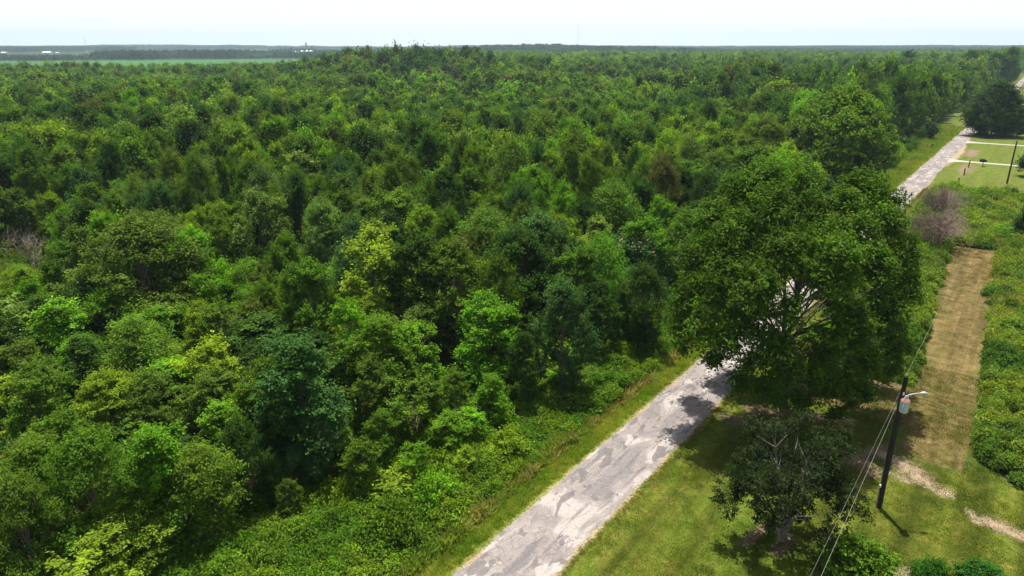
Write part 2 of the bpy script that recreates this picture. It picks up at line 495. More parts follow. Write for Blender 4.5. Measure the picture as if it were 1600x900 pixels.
# soy field beyond the wood on the left
m_field, nt, out = new_mat('crop_rows')
P = pos(nt, 1, 1, 1, .5)
mpf = nd(nt, 'ShaderNodeMapping'); mpf.inputs['Scale'].default_value = (.05, .004, 1); nt.links.new(P, mpf.inputs[0])
n = noise(nt, mpf.outputs[0], 1.0, 4)
bsdf(nt, out, ramp(nt, n, [(.3, (.034, .125, .030)), (.7, (.055, .165, .042))]), .9, .1)
fb = MB().poly([(-2300, 560, .25), (-470, 575, .25), (-330, 700, .25), (-235, 840, .25), (-300, 1250, .25), (-450, 1760, .25), (-1038, 1475, .25), (-2300, 1150, .25)])
set_prop(fb.build('crop_field', m_field), kind='structure')
FIELD = np.array([(-2300, 560), (-470, 575), (-330, 700), (-235, 840), (-300, 1250), (-450, 1760), (-1038, 1475), (-2300, 1150)])
def in_poly(px, py, poly):
    ins = np.zeros(np.shape(px), bool); j = len(poly) - 1
    for i in range(len(poly)):
        xi, yi = poly[i]; xj, yj = poly[j]
        cr = ((yi > py) != (yj > py)) & (px < (xj - xi) * (py - yi) / (yj - yi + 1e-12) + xi)
        ins ^= cr; j = i
    return ins

# ------------------------------------------------------------------ leaves and trees
def unit(v): return v / (np.linalg.norm(v, axis=-1, keepdims=True) + 1e-9)
def leaf_mesh(name, C, Nrm, L, W, lv, ly, mat, rng, extra=None):
    """one diamond leaf per centre"""
    n = len(C)
    r = rng.normal(size=(n, 3))
    A = unit(np.cross(Nrm, r)); B = np.cross(Nrm, A)
    L = (L * rng.uniform(.7, 1.3, n))[:, None] / 2; W = (W * rng.uniform(.75, 1.25, n))[:, None] / 2
    bend = Nrm * L * .35
    V = np.stack([C - A * L - bend, C + B * W, C + A * L - bend, C - B * W], 1).reshape(-1, 3)
    f = np.arange(n * 4).reshape(n, 4)
    me = mesh_np(name, V, f, mat)
    add_attr(me, 'lv', np.repeat(lv, 4)); add_attr(me, 'ly', np.repeat(ly, 4))
    return me
def sph(rng, n):
    return unit(rng.normal(size=(n, 3)))

def grow_leaves(rng, lobes, nsub, nleaf, L, W, sig, axis_xy=(0, 0), open_=.25, warm=.25, squash=1.0, drop=0.0):
    """lobes: list of (x,y,z,r). leaf centres, normals and colour variation."""
    Cs, Ns, lvs, lys = [], [], [], []
    lob = np.array(lobes)
    rmean = lob[:, 3].mean()
    cen = lob[:, :3].mean(0)
    for (x, y, z, r) in lobes:
        k = max(4, int(nsub * (r / rmean) ** 2))
        d = sph(rng, int(k * 1.8))
        o = unit(np.array([x - cen[0], y - cen[1], (z - cen[2]) * .6 + .35 * rmean]) + 1e-3)
        sc_ = d @ o + d[:, 2] * .55 + rng.normal(0, .35, len(d))
        d = d[np.argsort(-sc_)][:k]
        rad = r * rng.uniform(.5, 1.22, k)
        c = np.array([x, y, z]) + d * rad[:, None] * np.array([1, 1, squash])
        keep = rng.random(k) > open_ * .5
        c, d = c[keep], d[keep]; k = len(c)
        cs = sig * rng.uniform(.65, 1.35, k)
        lobe_v = rng.uniform(.78, 1.2)
        cv = rng.uniform(.72, 1.25, k) * lobe_v
        cy = np.clip(rng.normal(.1, warm, k) , 0, 1)
        q = rng.normal(size=(k, nleaf, 3)) * np.array([1, 1, .5])
        q = q * cs[:, None, None]
        shoot = unit(d + np.array([0, 0, .5]) + rng.normal(0, .35, (k, 3)))
        q = q * .72 + shoot[:, None, :] * (rng.normal(.15, 1.0, (k, nleaf, 1)) * cs[:, None, None] * rng.uniform(.7, 1.7, (k, 1, 1)))
        # sprays droop towards their outer ends
        q[..., 2] -= drop * (q[..., 0] ** 2 + q[..., 1] ** 2) / sig
        Cc = c[:, None, :] + q
        nn = unit(d[:, None, :] * .55 + np.array([0, 0, .75]) + rng.normal(0, .48, (k, nleaf, 3)))
        Cs.append(Cc.reshape(-1, 3)); Ns.append(nn.reshape(-1, 3))
        lvs.append((cv[:, None] * rng.uniform(.75, 1.3, (k, nleaf))).ravel())
        lys.append(np.clip(cy[:, None] + rng.normal(0, .12, (k, nleaf)), 0, 1).ravel())
    C = np.concatenate(Cs); Nn = np.concatenate(Ns)
    zmin = .15
    ok = C[:, 2] > zmin
    return C[ok], Nn[ok], np.concatenate(lvs)[ok], np.concatenate(lys)[ok]

def make_lobes(rng, H, base, W, nl, prof):
    lobes = []
    R = W / 2
    lean = rng.normal(0, .05 * H, 2)
    for i in range(nl):
        v = ((i + rng.uniform(.1, .9)) / nl)
        a = i * 2.39996 + rng.normal(0, .35)
        if prof == 'round': r = math.sin(math.pi * min(1, .2 + .74 * v)) ** .75
        elif prof == 'cone': r = (1 - v * .96) ** .75 * min(1, .45 + v * 4)
        elif prof == 'oval': r = math.sin(math.pi * (.12 + .82 * v)) ** .6 * .85
        elif prof == 'flat': r = .35 + .75 * math.sin(math.pi * min(.98, .15 + .62 * v)) if v < .97 else .3
        elif prof == 'column': r = (1 - v) ** .5 * .9 + .12
        else: r = .9
        r *= rng.uniform(.62, 1.22)
        lr = R * (.34 if prof not in ('column', 'cone') else .30) * rng.uniform(.72, 1.25) * (1.0 if prof != 'cone' else .55 + .6 * (1 - v))
        q = max(0, R * r - lr * .75)
        lobes.append((q * math.cos(a) + lean[0] * v, q * math.sin(a) + lean[1] * v, base + lr * .7 + (H - base - lr * 1.25) * v, lr))
    for k in range(3):
        a = rng.uniform(0, 6.28); q = R * rng.uniform(.1, .45)
        lobes.append((q * math.cos(a), q * math.sin(a), H - R * rng.uniform(.15, .6), R * rng.uniform(.13, .2)))
    lobes.append((lean[0], lean[1], H - R * .26, R * (.26 if prof in ('cone', 'column') else .32)))
    return lobes

def wood_mesh(rng, lobes, H, r0, mat, nstem=1, twigs=3, base_h=.25, name='trunk', sides=7):
    mb = MB()
    top = max(l[2] for l in lobes)
    cen = np.array(lobes)[:, :2].mean(0)
    stems = []
    for q in range(nstem):
        a = q * 2.4 + rng.uniform(0, 6)
        off = 0 if nstem == 1 else r0 * 1.1
        sp = 0 if nstem == 1 else H * .10
        pts = []; rr = []
        for k in range(7):
            u = k / 6
            pts.append(np.array([off * math.cos(a) * (1 - u) + sp * u * math.cos(a) + cen[0] * u + rng.normal(0, .018 * H * u),
                                 off * math.sin(a) * (1 - u) + sp * u * math.sin(a) + cen[1] * u + rng.normal(0, .018 * H * u), u * top * .92 - (.15 if k == 0 else 0)]))
            rr.append(r0 * (1.25 if k == 0 else 1) * (1 - u * .86) / (nstem ** .4))
        mb.tube(pts, rr, sides + 2); stems.append((pts, rr))
    for (x, y, z, r) in lobes:
        pts, rr = stems[int(rng.integers(len(stems)))]
        u = float(np.clip((z / top) * rng.uniform(.42, .72), base_h, .86))
        f = u * 6; i = int(f); w = f - i
        p0 = pts[i] * (1 - w) + pts[min(6, i + 1)] * w
        rb = (rr[i] * (1 - w) + rr[min(6, i + 1)] * w) * .55
        p3 = np.array([x, y, z])
        p1 = p0 + (p3 - p0) * .35 + np.array([0, 0, .04 * H]) + rng.normal(0, .02 * H, 3)
        p2 = p0 + (p3 - p0) * .7 + np.array([0, 0, .04 * H]) + rng.normal(0, .02 * H, 3)
        mb.tube([p0, p1, p2, p3], [rb, rb * .7, rb * .45, rb * .2], 5)
        for k in range(twigs):
            d = sph(rng, 1)[0]; d[2] = abs(d[2]) * .6
            pe = p3 + d * r * .95
            mid_ = (p2 + pe) / 2 + rng.normal(0, .1 * r, 3)
            mb.tube([p2, mid_, pe], [rb * .35, rb * .22, rb * .07], 4)
    return mb.mesh(name, mat, True)

TREE_COUNT = [0]
def tree_model(seed, H, base, W, nl, prof, nsub, nleaf, L, Wd, sig, mat=None, r0=None, bark=None, twigs=2, **kw):
    """returns (crown mesh, trunk mesh, height, width)"""
    rng = np.random.default_rng(seed)
    lobes = make_lobes(rng, H, base, W, nl, prof)
    C, Nn, lv, ly = grow_leaves(rng, lobes, nsub, nleaf, L, Wd, sig, **kw)
    crown = leaf_mesh('crown', C, Nn, L, Wd, lv, ly, mat or M_LEAF, rng)
    trunk = wood_mesh(rng, lobes, H, r0 or H * .014, bark or M_BARK, 1, twigs)
    return crown, trunk, H, W

# -- near models: ten habits
HAB = {}
HAB['round-headed'] = tree_model(1, 12, 1.4, 8.2, 18, 'round', 30, 42, .30, .16, .26, warm=.22)
HAB['lopsided'] = tree_model(2, 12, 1.5, 8.0, 15, 'round', 34, 42, .30, .16, .27, warm=.3, open_=.5, bark=M_BARKP, twigs=4)
HAB['pointed'] = tree_model(3, 12, 1.0, 6.4, 20, 'cone', 26, 42, .28, .15, .25, warm=.22)
HAB['egg-shaped'] = tree_model(4, 12, 1.0, 6.6, 18, 'oval', 28, 42, .30, .16, .26, warm=.25)
HAB['flat-topped'] = tree_model(5, 11, 2.2, 9.0, 18, 'flat', 28, 42, .30, .16, .26, warm=.22, squash=.6)
HAB['lumpy'] = tree_model(6, 12, 1.2, 7.8, 11, 'round', 44, 44, .31, .17, .28, warm=.3, open_=.5)
HAB['feathery'] = tree_model(7, 12, 1.6, 7.0, 24, 'oval', 22, 34, .38, .10, .42, warm=.2, drop=.25, open_=.5, bark=M_BARKP, twigs=4)
HAB['ragged'] = tree_model(8, 12, 1.8, 7.4, 13, 'oval', 26, 40, .28, .16, .24, warm=.3, open_=.8, bark=M_BARKP, twigs=4)
HAB['small-leaved'] = tree_model(9, 12, 1.3, 8.0, 22, 'round', 30, 50, .22, .13, .27, warm=.2)
HAB['narrow'] = tree_model(10, 12, 1.0, 5.0, 16, 'oval', 26, 42, .28, .15, .25, warm=.25)
HABN = list(HAB)

TINT = {   # leaf albedo
    'mid green': (.092, .172, .012), 'dark green': (.045, .098, .012), 'yellow-green': (.165, .255, .015),
    'bright green': (.115, .245, .011), 'blue-green': (.056, .125, .032), 'olive green': (.098, .158, .018),
    'brownish green': (.110, .120, .034), 'pale green': (.135, .210, .042)}
TINT = {k: tuple(c * 1.1 for c in v) for k, v in TINT.items()}
TREES = []       # (root, colour, habit, height)
def place_tree(x, y, h, w, habit, colour, rz=None, jit=.12, group='trees of the wood beside the road', name='woodland_tree'):
    rng = random.Random(int(x * 131 + y * 977))
    crown, trunk, H, W = HAB[habit]
    z = terrain_pt(x, y) - .05
    root = empty(name, (x, y, z), rz if rz is not None else rng.uniform(0, 6.28), (w / W, w / W, h / H))
    c = link('crown', crown, root); t = link('trunk', trunk, root)
    b = TINT[colour]; f = rng.uniform(1 - jit, 1 + jit)
    c.color = (b[0] * f * rng.uniform(.9, 1.1), b[1] * f, b[2] * f * rng.uniform(.85, 1.15), 1)
    TREES.append((root, colour, habit, h, w))
    if group: root['group'] = group
    return root
def tree_px(px, py, h, wpx, habit, colour, **kw):
    """a tree whose top shows at that photo point"""
    x, y = spot(px, py, h)
    dep = proj(x, y, h * .7)[2]
    return place_tree(x, y, h, wpx * dep / F_PX, habit, colour, **kw)

hand = [
 # top x, top y, height, crown width in photo px, habit, colour
 (570, 362, 13, 150, 'pointed', 'yellow-green'), (478, 408, 11, 105, 'round-headed', 'mid green'), (412, 306, 13, 95, 'lumpy', 'pale green'),
 (498, 316, 12, 85, 'small-leaved', 'pale green'), (845, 335, 13, 120, 'round-headed', 'blue-green'), (815, 362, 12, 135, 'small-leaved', 'dark green'),
 (755, 470, 8.5, 125, 'lumpy', 'bright green'), (460, 528, 10.5, 165, 'lumpy', 'blue-green'), (205, 352, 13, 185, 'small-leaved', 'olive green'),
 (290, 360, 11, 100, 'round-headed', 'bright green'), (620, 300, 12.5, 120, 'round-headed', 'mid green'), (760, 330, 12, 110, 'feathery', 'mid green'),
 (680, 255, 13, 100, 'pointed', 'mid green'), (710, 380, 12, 130, 'lopsided', 'mid green'), (640, 375, 12, 110, 'lumpy', 'dark green'),
 (75, 305, 9.5, 52, 'round-headed', 'yellow-green'), (18, 300, 9.5, 60, 'egg-shaped', 'olive green'), (132, 268, 12, 62, 'lumpy', 'blue-green'),
 (140, 292, 11, 75, 'lumpy', 'mid green'), (240, 290, 11.5, 95, 'flat-topped', 'dark green'), (330, 255, 12.5, 90, 'feathery', 'olive green'),
 (240, 322, 9, 45, 'lumpy', 'bright green'), (350, 320, 11, 80, 'round-headed', 'mid green'), (1035, 316, 10, 60, 'lumpy', 'bright green'),
 (1000, 345, 9, 80, 'lumpy', 'bright green'), (1085, 255, 12, 90, 'pointed', 'mid green'), (960, 290, 12, 90, 'feathery', 'mid green'),
 (900, 250, 12, 80, 'lumpy', 'mid green'), (715, 250, 13, 80, 'round-headed', 'yellow-green'), (650, 210, 13, 70, 'lumpy', 'blue-green'),
 (1200, 190, 15, 85, 'small-leaved', 'olive green'), (1150, 175, 14, 60, 'lumpy', 'olive green'), (520, 280, 12, 80, 'lumpy', 'olive green'),
 (600, 495, 9, 120, 'lumpy', 'mid green'), (540, 478, 9.5, 95, 'ragged', 'bright green'), (640, 590, 6.0, 110, 'ragged', 'mid green'),
 (565, 560, 7, 80, 'ragged', 'olive green'), (770, 585, 4.5, 62, 'lumpy', 'bright green'), (715, 575, 5.5, 70, 'ragged', 'mid green'),
 (690, 650, 3.8, 80, 'lumpy', 'bright green'), (350, 480, 8, 90, 'ragged', 'olive green'), (305, 480, 7, 80, 'lumpy', 'yellow-green'),
 (250, 655, 8.5, 135, 'pointed', 'bright green'), (160, 585, 6.5, 120, 'small-leaved', 'yellow-green'), (120, 690, 9.0, 150, 'small-leaved', 'mid green'),
 (40, 585, 7, 110, 'lumpy', 'mid green'), (230, 590, 6, 110, 'small-leaved', 'olive green'), (330, 580, 7, 110, 'round-headed', 'olive green'),
 (60, 690, 8, 130, 'lumpy', 'mid green'), (15, 760, 8, 120, 'small-leaved', 'olive green'), (305, 700, 7, 120, 'feathery', 'mid green'),
 (400, 600, 7, 90, 'lumpy', 'mid green'), (170, 790, 4.5, 170, 'small-leaved', 'yellow-green'), (90, 830, 4, 110, 'small-leaved', 'yellow-green'),
 (25, 420, 6, 70, 'small-leaved', 'yellow-green'), (40, 480, 5.5, 80, 'lumpy', 'mid green'), (120, 470, 5, 70, 'small-leaved', 'yellow-green'),
 (20, 540, 6, 90, 'lumpy', 'olive green'), (410, 440, 8, 60, 'round-headed', 'mid green'), (310, 435, 6, 45, 'round-headed', 'yellow-green'),
 (880, 440, 11, 95, 'round-headed', 'blue-green'), (930, 440, 8, 70, 'lumpy', 'dark green'), (820, 520, 7, 60, 'lumpy', 'dark green'),
 (430, 560, 8, 90, 'lumpy', 'mid green'), (490, 620, 7, 90, 'small-leaved', 'blue-green'), (375, 660, 7, 90, 'small-leaved', 'dark green'),
 (450, 750, 3.2, 40, 'egg-shaped', 'olive green'), (1010, 420, 9, 80, 'small-leaved', 'dark green'), (1075, 330, 11, 90, 'lopsided', 'mid green'),
 (1120, 240, 13, 80, 'round-headed', 'olive green'), (1170, 235, 13, 90, 'lumpy', 'mid green'), (70, 350, 8, 60, 'ragged', 'olive green'),
 (645, 690, 3.6, 62, 'ragged', 'bright green'), (600, 640, 4.6, 62, 'lumpy', 'mid green'), (735, 635, 3.6, 56, 'narrow', 'bright green'), (560, 690, 4.6, 66, 'egg-shaped', 'mid green'),
 (675, 610, 4.6, 54, 'narrow', 'mid green'), (625, 545, 6.5, 70, 'narrow', 'mid green'), (520, 660, 5.0, 64, 'narrow', 'olive green'), (720, 700, 2.6, 46, 'ragged', 'yellow-green'),
 (445, 640, 5, 70, 'pointed', 'mid green'), (215, 700, 6.5, 90, 'pointed', 'mid green'), (345, 640, 6.5, 90, 'narrow', 'bright green'), (80, 640, 7, 90, 'pointed', 'mid green'), (275, 760, 5, 90, 'narrow', 'mid green'),
 (985, 476, 4.2, 52, 'lumpy', 'bright green'), (950, 500, 3.2, 40, 'ragged', 'mid green'),
]
taken = []
for h_ in hand:
    r = tree_px(*h_)
    taken.append((r.location.x, r.location.y, r.scale.x * HAB[h_[4]][3] * .5))

# -- where the wood stands
def wood_height(x, y):
    d = np.hypot(x, y)
    h = 11.5 + 4.0 * (fbm(x, y, 60, 11) - .5) * 2
    lowl = np.clip(1 - (y - 45) / 40, 0, 1) * np.clip((-x - 5) / 20, 0, 1)     # young growth in the near left corner
    h = h * (1 - .52 * lowl)
    s, t = st(x, y)
    h = h + 4.5 * np.clip((s - 110) / 100, 0, 1) * np.exp(-((t + 22) / 22) ** 2)   # taller trees along the far road
    h = h + 9 * np.exp(-((x - (-80)) / 85) ** 2 - ((y - 520) / 60) ** 2)          # old stand far off, left of centre
    h = h + 5 * np.exp(-((x - 110) / 70) ** 2 - ((y - 320) / 60) ** 2)
    h = h + 4.5 * np.clip((y - 420) / 300, 0, 1) * np.clip((x + 190) / 120, 0, 1)
    return h
def in_wood(x, y):
    s, t = st(x, y)
    lim = -12.5 - 4.0 * np.clip((34 - s) / 14, 0, 1) - 2.5 * np.clip((s - 110) / 60, 0, 1) + (fbm(x, y, 15, 33) - .5) * 4
    ok = t < lim
    edge_y = 575 + (x + 470) * 1.13 + (fbm(x, y, 70, 6) - .5) * 50
    ok &= ~((x < -235) & (y > edge_y))
    ok &= ~in_poly(x, y, FIELD)
    gap = (np.abs(x + 66 + (y - 90) * .6) < 7) & (np.abs(y - 90) < 17)           # the grassy gap at the left edge of the photo
    ok &= ~gap
    return ok & (y < 1300)
rng = np.random.default_rng(77)
pts = []
cell = {}
def try_add(x, y, r):
    g = 6.0
    ci, cj = int(x // g), int(y // g)
    for i in (-1, 0, 1):
        for j in (-1, 0, 1):
            for (a, b, q) in cell.get((ci + i, cj + j), ()):
                if (a - x) ** 2 + (b - y) ** 2 < ((r + q) * .5) ** 2: return False
    cell.setdefault((ci, cj), []).append((x, y, r))
    return True
for (x, y, r) in taken: try_add(x, y, min(5.5, r * 1.35))
for (x, y, r) in ((26, 55, 6), (80, 152, 12)): cell.setdefault((int(x // 6), int(y // 6)), []).append((x, y, r))
hero_keep = [(23.5, 55, 9), (73.5, 150, 11), (19.5, 84, 7), (14.5, 79, 7)]
bands = [(24, 130, 42000), (130, 300, 60000), (300, 700, 130000), (700, 1300, 170000)]
for y0, y1, n in bands:
    yy = np.sqrt(rng.uniform(y0 ** 2, y1 ** 2, n)); xx = rng.uniform(-.86, .86, n) * (yy + 12)
    ok = in_wood(xx, yy)
    for x, y in zip(xx[ok], yy[ok]):
        if any((x - a) ** 2 + (y - b) ** 2 < q * q for a, b, q in hero_keep): continue
        sp = 4.0 if y < 160 else (4.9 if y < 300 else (6.2 if y < 700 else 9.0))
        sp *= rng.uniform(.8, 1.25)
        if try_add(x, y, sp): pts.append((x, y))
pts = np.array(pts)
# project; keep what the frame (with a margin for a step aside) can see
hh = wood_height(pts[:, 0], pts[:, 1]) * rng.uniform(.7, 1.27, len(pts))
dep = pts[:, 1] * CT + (CAM_H - hh) * ST
px = 800 + F_PX * pts[:, 0] / dep
py = 450 + F_PX * ((CAM_H - hh * .8) * CT - pts[:, 1] * ST) / dep
vis = (px > -260) & (px < 1860) & (py < 1050)
pts, hh, dep, px, py = pts[vis], hh[vis], dep[vis], px[vis], py[vis]
ww = np.where(pts[:, 1] < 300, rng.uniform(4.4, 7.6, len(pts)), rng.uniform(5.6, 8.6, len(pts))) * np.where(hh > 15, 1.25, 1)
ww = np.where(pts[:, 1] < 120, ww * .9, ww)
ww = np.where(pts[:, 1] > 700, ww * 1.3, ww)
cn = fbm(pts[:, 0], pts[:, 1], 26, 51)
names = np.array(['mid green', 'dark green', 'olive green', 'yellow-green', 'bright green', 'blue-green', 'pale green', 'brownish green'])
wt = np.array([.38, .17, .17, .09, .09, .05, .04, .01])
def pick_colour(c, old, young=False):
    w = wt.copy()
    if young: w = w * np.array([1, .35, 1, 3, 2.2, .4, .15, .4])
    if c > .56: w = w * np.array([1, .5, 1, 2.6, 1.8, .6, 1, 1])
    if c < .44: w = w * np.array([1, 2.4, 1, .5, .6, 2, 1, 1])
    if old: w = w * np.array([.8, 2.4, 1.5, .2, .3, .6, .3, 6])
    return names[rng.choice(8, p=w / w.sum())]
order = np.argsort(dep)
inside = (px > -20) & (px < 1620) & (py < 960)
n_ind = 300 - len(hand)
near_ids = [i for i in order if inside[i]][:n_ind]
near_set = set(near_ids)
for i in near_ids:
    place_tree(pts[i, 0], pts[i, 1], hh[i], ww[i], str(rng.choice(['pointed', 'narrow', 'egg-shaped', 'ragged', 'feathery', 'lopsided'])) if pts[i, 1] < 78 else HABN[int(rng.integers(len(HABN)))], pick_colour(cn[i], hh[i] > 15, hh[i] < 8.5))

# -- the rest of the wood, as stuff, on points with instances
def gn_scatter(name, points, scales, rots, cols, sources, kind_idx, label, cat=None, kind='stuff'):
    me = bpy.data.meshes.new(name)
    me.vertices.add(len(points)); me.vertices.foreach_set('co', np.asarray(points, np.float32).ravel())
    add_attr(me, 'isc', scales, 'FLOAT_VECTOR')
    rv = np.zeros((len(points), 3)); rv[:, 2] = rots
    add_attr(me, 'irot', rv, 'FLOAT_VECTOR')
    ca = np.ones((len(points), 4)); ca[:, :3] = cols
    add_attr(me, 'tint', ca, 'FLOAT_COLOR')
    a = me.attributes.new('idx', 'INT', 'POINT'); a.data.foreach_set('value', np.asarray(kind_idx, np.int32))
    o = link(name, me)
    ng = bpy.data.node_groups.new(name + '_scatter', 'GeometryNodeTree')
    ng.interface.new_socket('Geometry', in_out='INPUT', socket_type='NodeSocketGeometry')
    ng.interface.new_socket('Geometry', in_out='OUTPUT', socket_type='NodeSocketGeometry')
    gi = ng.nodes.new('NodeGroupInput'); go = ng.nodes.new('NodeGroupOutput')
    jn = ng.nodes.new('GeometryNodeGeometryToInstance')
    for so in sources:
        oi = ng.nodes.new('GeometryNodeObjectInfo'); oi.inputs['Object'].default_value = so
        oi.inputs['As Instance'].default_value = True
        ng.links.new(oi.outputs['Geometry'], jn.inputs[0])
    def na(n, t):
        k = ng.nodes.new('GeometryNodeInputNamedAttribute'); k.data_type = t; k.inputs['Name'].default_value = n
        return k.outputs['Attribute']
    ip = ng.nodes.new('GeometryNodeInstanceOnPoints')
    ip.inputs['Pick Instance'].default_value = True
    ng.links.new(gi.outputs[0], ip.inputs['Points'])
    ng.links.new(jn.outputs[0], ip.inputs['Instance'])
    ng.links.new(na('idx', 'INT'), ip.inputs['Instance Index'])
    e2r = ng.nodes.new('FunctionNodeEulerToRotation')
    ng.links.new(na('irot', 'FLOAT_VECTOR'), e2r.inputs[0])
    ng.links.new(e2r.outputs[0], ip.inputs['Rotation'])
    ng.links.new(na('isc', 'FLOAT_VECTOR'), ip.inputs['Scale'])
    ng.links.new(ip.outputs[0], go.inputs[0])
    md = o.modifiers.new('scatter', 'NODES'); md.node_group = ng
    set_prop(o, label, cat, None, kind)
    return o
def source(name, me):
    return bpy.data.objects.new(name, me)       # never linked to the scene: only a shape for the scatter

def stuff_tree(seed, prof, H, base, W, nl, nsub, nleaf, L, Wd, sig, limbs=True):
    r = np.random.default_rng(seed)
    lobes = make_lobes(r, H, base, W, nl, prof)
    C, Nn, lv, ly = grow_leaves(r, lobes, nsub, nleaf, L, Wd, sig, warm=.25)
    crown = leaf_mesh('crown', C, Nn, L, Wd, lv, ly, M_LEAFI, r)
    ob = source('tree', crown)
    if limbs:
        mb = MB(); mb.tube([(0, 0, -.2), (0, 0, H * .45), (0, 0, H * .85)], [.17, .12, .03], 5)
        tr = mb.mesh('t', M_BARK)
        nv, nf = len(crown.vertices), len(crown.polygons)
        # join by hand
        cv = np.empty(nv * 3, np.float32); crown.vertices.foreach_get('co', cv)
        tv = np.array([v.co[:] for v in tr.vertices], np.float32)
        quads = [list(p.vertices) for p in tr.polygons if len(p.vertices) == 4]
        V = np.concatenate([cv.reshape(-1, 3), tv]); Fq = np.concatenate([np.arange(nf * 4).reshape(nf, 4), np.array(quads) + nv])
        me2 = mesh_np('tree', V, Fq, [M_LEAFI, M_BARK], mat_idx=[0] * nf + [1] * len(quads))
        add_attr(me2, 'lv', np.concatenate([np.repeat(lv, 4), np.ones(len(tv))])); add_attr(me2, 'ly', np.concatenate([np.repeat(ly, 4), np.zeros(len(tv))]))
        ob = source('tree', me2)
    return ob
profs = ['round', 'lumpy', 'cone', 'oval', 'round', 'oval', 'flat', 'round']
mid_src = [stuff_tree(100 + i, ('round' if p == 'lumpy' else p), 12, 2.6, (6.6 if p in ('cone', 'oval') else 8), (11 if p == 'lumpy' else 15), 18, 20, .50, .30, .42) for i, p in enumerate(profs)]
far_src = [stuff_tree(200 + i, ('round' if p == 'lumpy' else p), 12, 1.5, (7 if p in ('cone', 'oval') else 8), 9, 12, 10, .95, .62, .6, False) for i, p in enumerate(profs)]
rest = np.array([i for i in range(len(pts)) if i not in near_set])
def tint_rows(ids):
    out_ = np.zeros((len(ids), 3))
    for k, i in enumerate(ids):
        out_[k] = np.array(TINT[pick_colour(cn[i], hh[i] > 15 and pts[i, 1] < 600)]) * rng.uniform(.75, 1.3)
    return out_
DBAND = 240
mi = rest[pts[rest, 1] < DBAND]; fi = rest[pts[rest, 1] >= DBAND]
for nm, ids, srcs, lab, Wm in (('woodland_canopy', mi, mid_src, 'dense mixed green woodland canopy behind the nearer trees', 7.4), ('distant_woodland', fi, far_src, 'far woodland canopy stretching to the field and the horizon', 7.6)):
    P3 = np.stack([pts[ids, 0], pts[ids, 1], terrain(pts[ids, 0], pts[ids, 1])], -1)
    sc3 = np.stack([ww[ids] / Wm, ww[ids] / Wm, hh[ids] / 12], -1)
    gn_scatter(nm, P3, sc3, rng.uniform(0, 6.28, len(ids)), tint_rows(ids), srcs, rng.integers(0, len(srcs), len(ids)), lab)
print('wood', len(near_ids), len(mi), len(fi))

# -- woods far beyond: patches of about a hundred small crowns each
def patch_model(seed):
    r = np.random.default_rng(seed)
    lob = []
    Cs, Ns, lvs, lys = [], [], [], []
    for k in range(120):
        x, y = r.uniform(-60, 60, 2); h = r.uniform(11, 17); R = r.uniform(3.6, 6)
        d = sph(r, 62); d[:, 2] = np.abs(d[:, 2]) * .9 - .15
        rad = R * r.uniform(.65, 1.1, 62)
        c = np.array([x, y, h - R]) + d * rad[:, None]
        ex = r.random(62) < .25
        c[ex, 2] *= r.uniform(.2, .8, ex.sum())
        Cs.append(c); Ns.append(unit(d + r.normal(0, .45, (62, 3)) + np.array([0, 0, .4])))
        v = r.uniform(.65, 1.35); lvs.append(v * r.uniform(.75, 1.25, 62)); lys.append(np.full(62, np.clip(r.normal(.15, .25), 0, 1)))
    me = leaf_mesh('patch', np.concatenate(Cs), np.concatenate(Ns), 2.3, 1.9, np.concatenate(lvs), np.concatenate(lys), M_LEAFI, r)
    return source('patch', me)
psrc = [patch_model(300 + i) for i in range(4)]
pp = []
for yy in np.arange(900, 6400, 95):
    for xx in np.arange(-.86 * yy, .86 * yy, 95):
        x = xx + rng.uniform(-30, 30); y = yy + rng.uniform(-30, 30)
        if abs(x) > 6900: continue
        if float(in_poly(np.array([x]), np.array([y]), FIELD + 0)) : continue
        if y < 1330 and not (x < -235 and False):
            # only right of the far road; the rest below 1300 is the wood itself
            s_, t_ = st(x, y)
            if t_ < 60 and not (x < -1000): continue
            if t_ < 60: continue
        # open fields far off
        if y > 1500 and fbm(np.array([x]), np.array([y]), 800, 90)[0] > .60 and not (abs(x - 130) < 500 and y < 2600): continue
        if x < -420 and y < 1480 + (x + 1038) * .5 + 60: continue
        if 1640 < y < 2600 and -.80 < x / y < -.54: continue
        if abs(x + 860) < 60 and 2350 < y < 2620: continue
        pp.append((x, y))
pp = np.array(pp)
gn_scatter('horizon_woods', np.stack([pp[:, 0], pp[:, 1], terrain(pp[:, 0], pp[:, 1]) - .5], -1),
           np.stack([np.full(len(pp), 1.0), np.full(len(pp), 1.0), rng.uniform(.7, 1.45, len(pp))], -1),
           rng.integers(0, 4, len(pp)) * math.pi / 2, np.array([(.036, .084, .036)]) * rng.uniform(.8, 1.35, (len(pp), 1)),
           psrc, rng.integers(0, 4, len(pp)), 'low blue-green line of woods along the horizon')
print('patches', len(pp))


# ------------------------------------------------------------------ single trees and bushes with a place of their own
def hero(name, label, cat, loc, crown, trunk, colour, extra=None, rz=0.0):
    root = empty(name, (loc[0], loc[1], terrain_pt(loc[0], loc[1]) - .05), rz)
    set_prop(root, label, cat)
    if crown is not None:
        c = link('crown', crown, root); c.color = (*colour, 1)
    if trunk is not None: link('trunk', trunk, root)
    return root

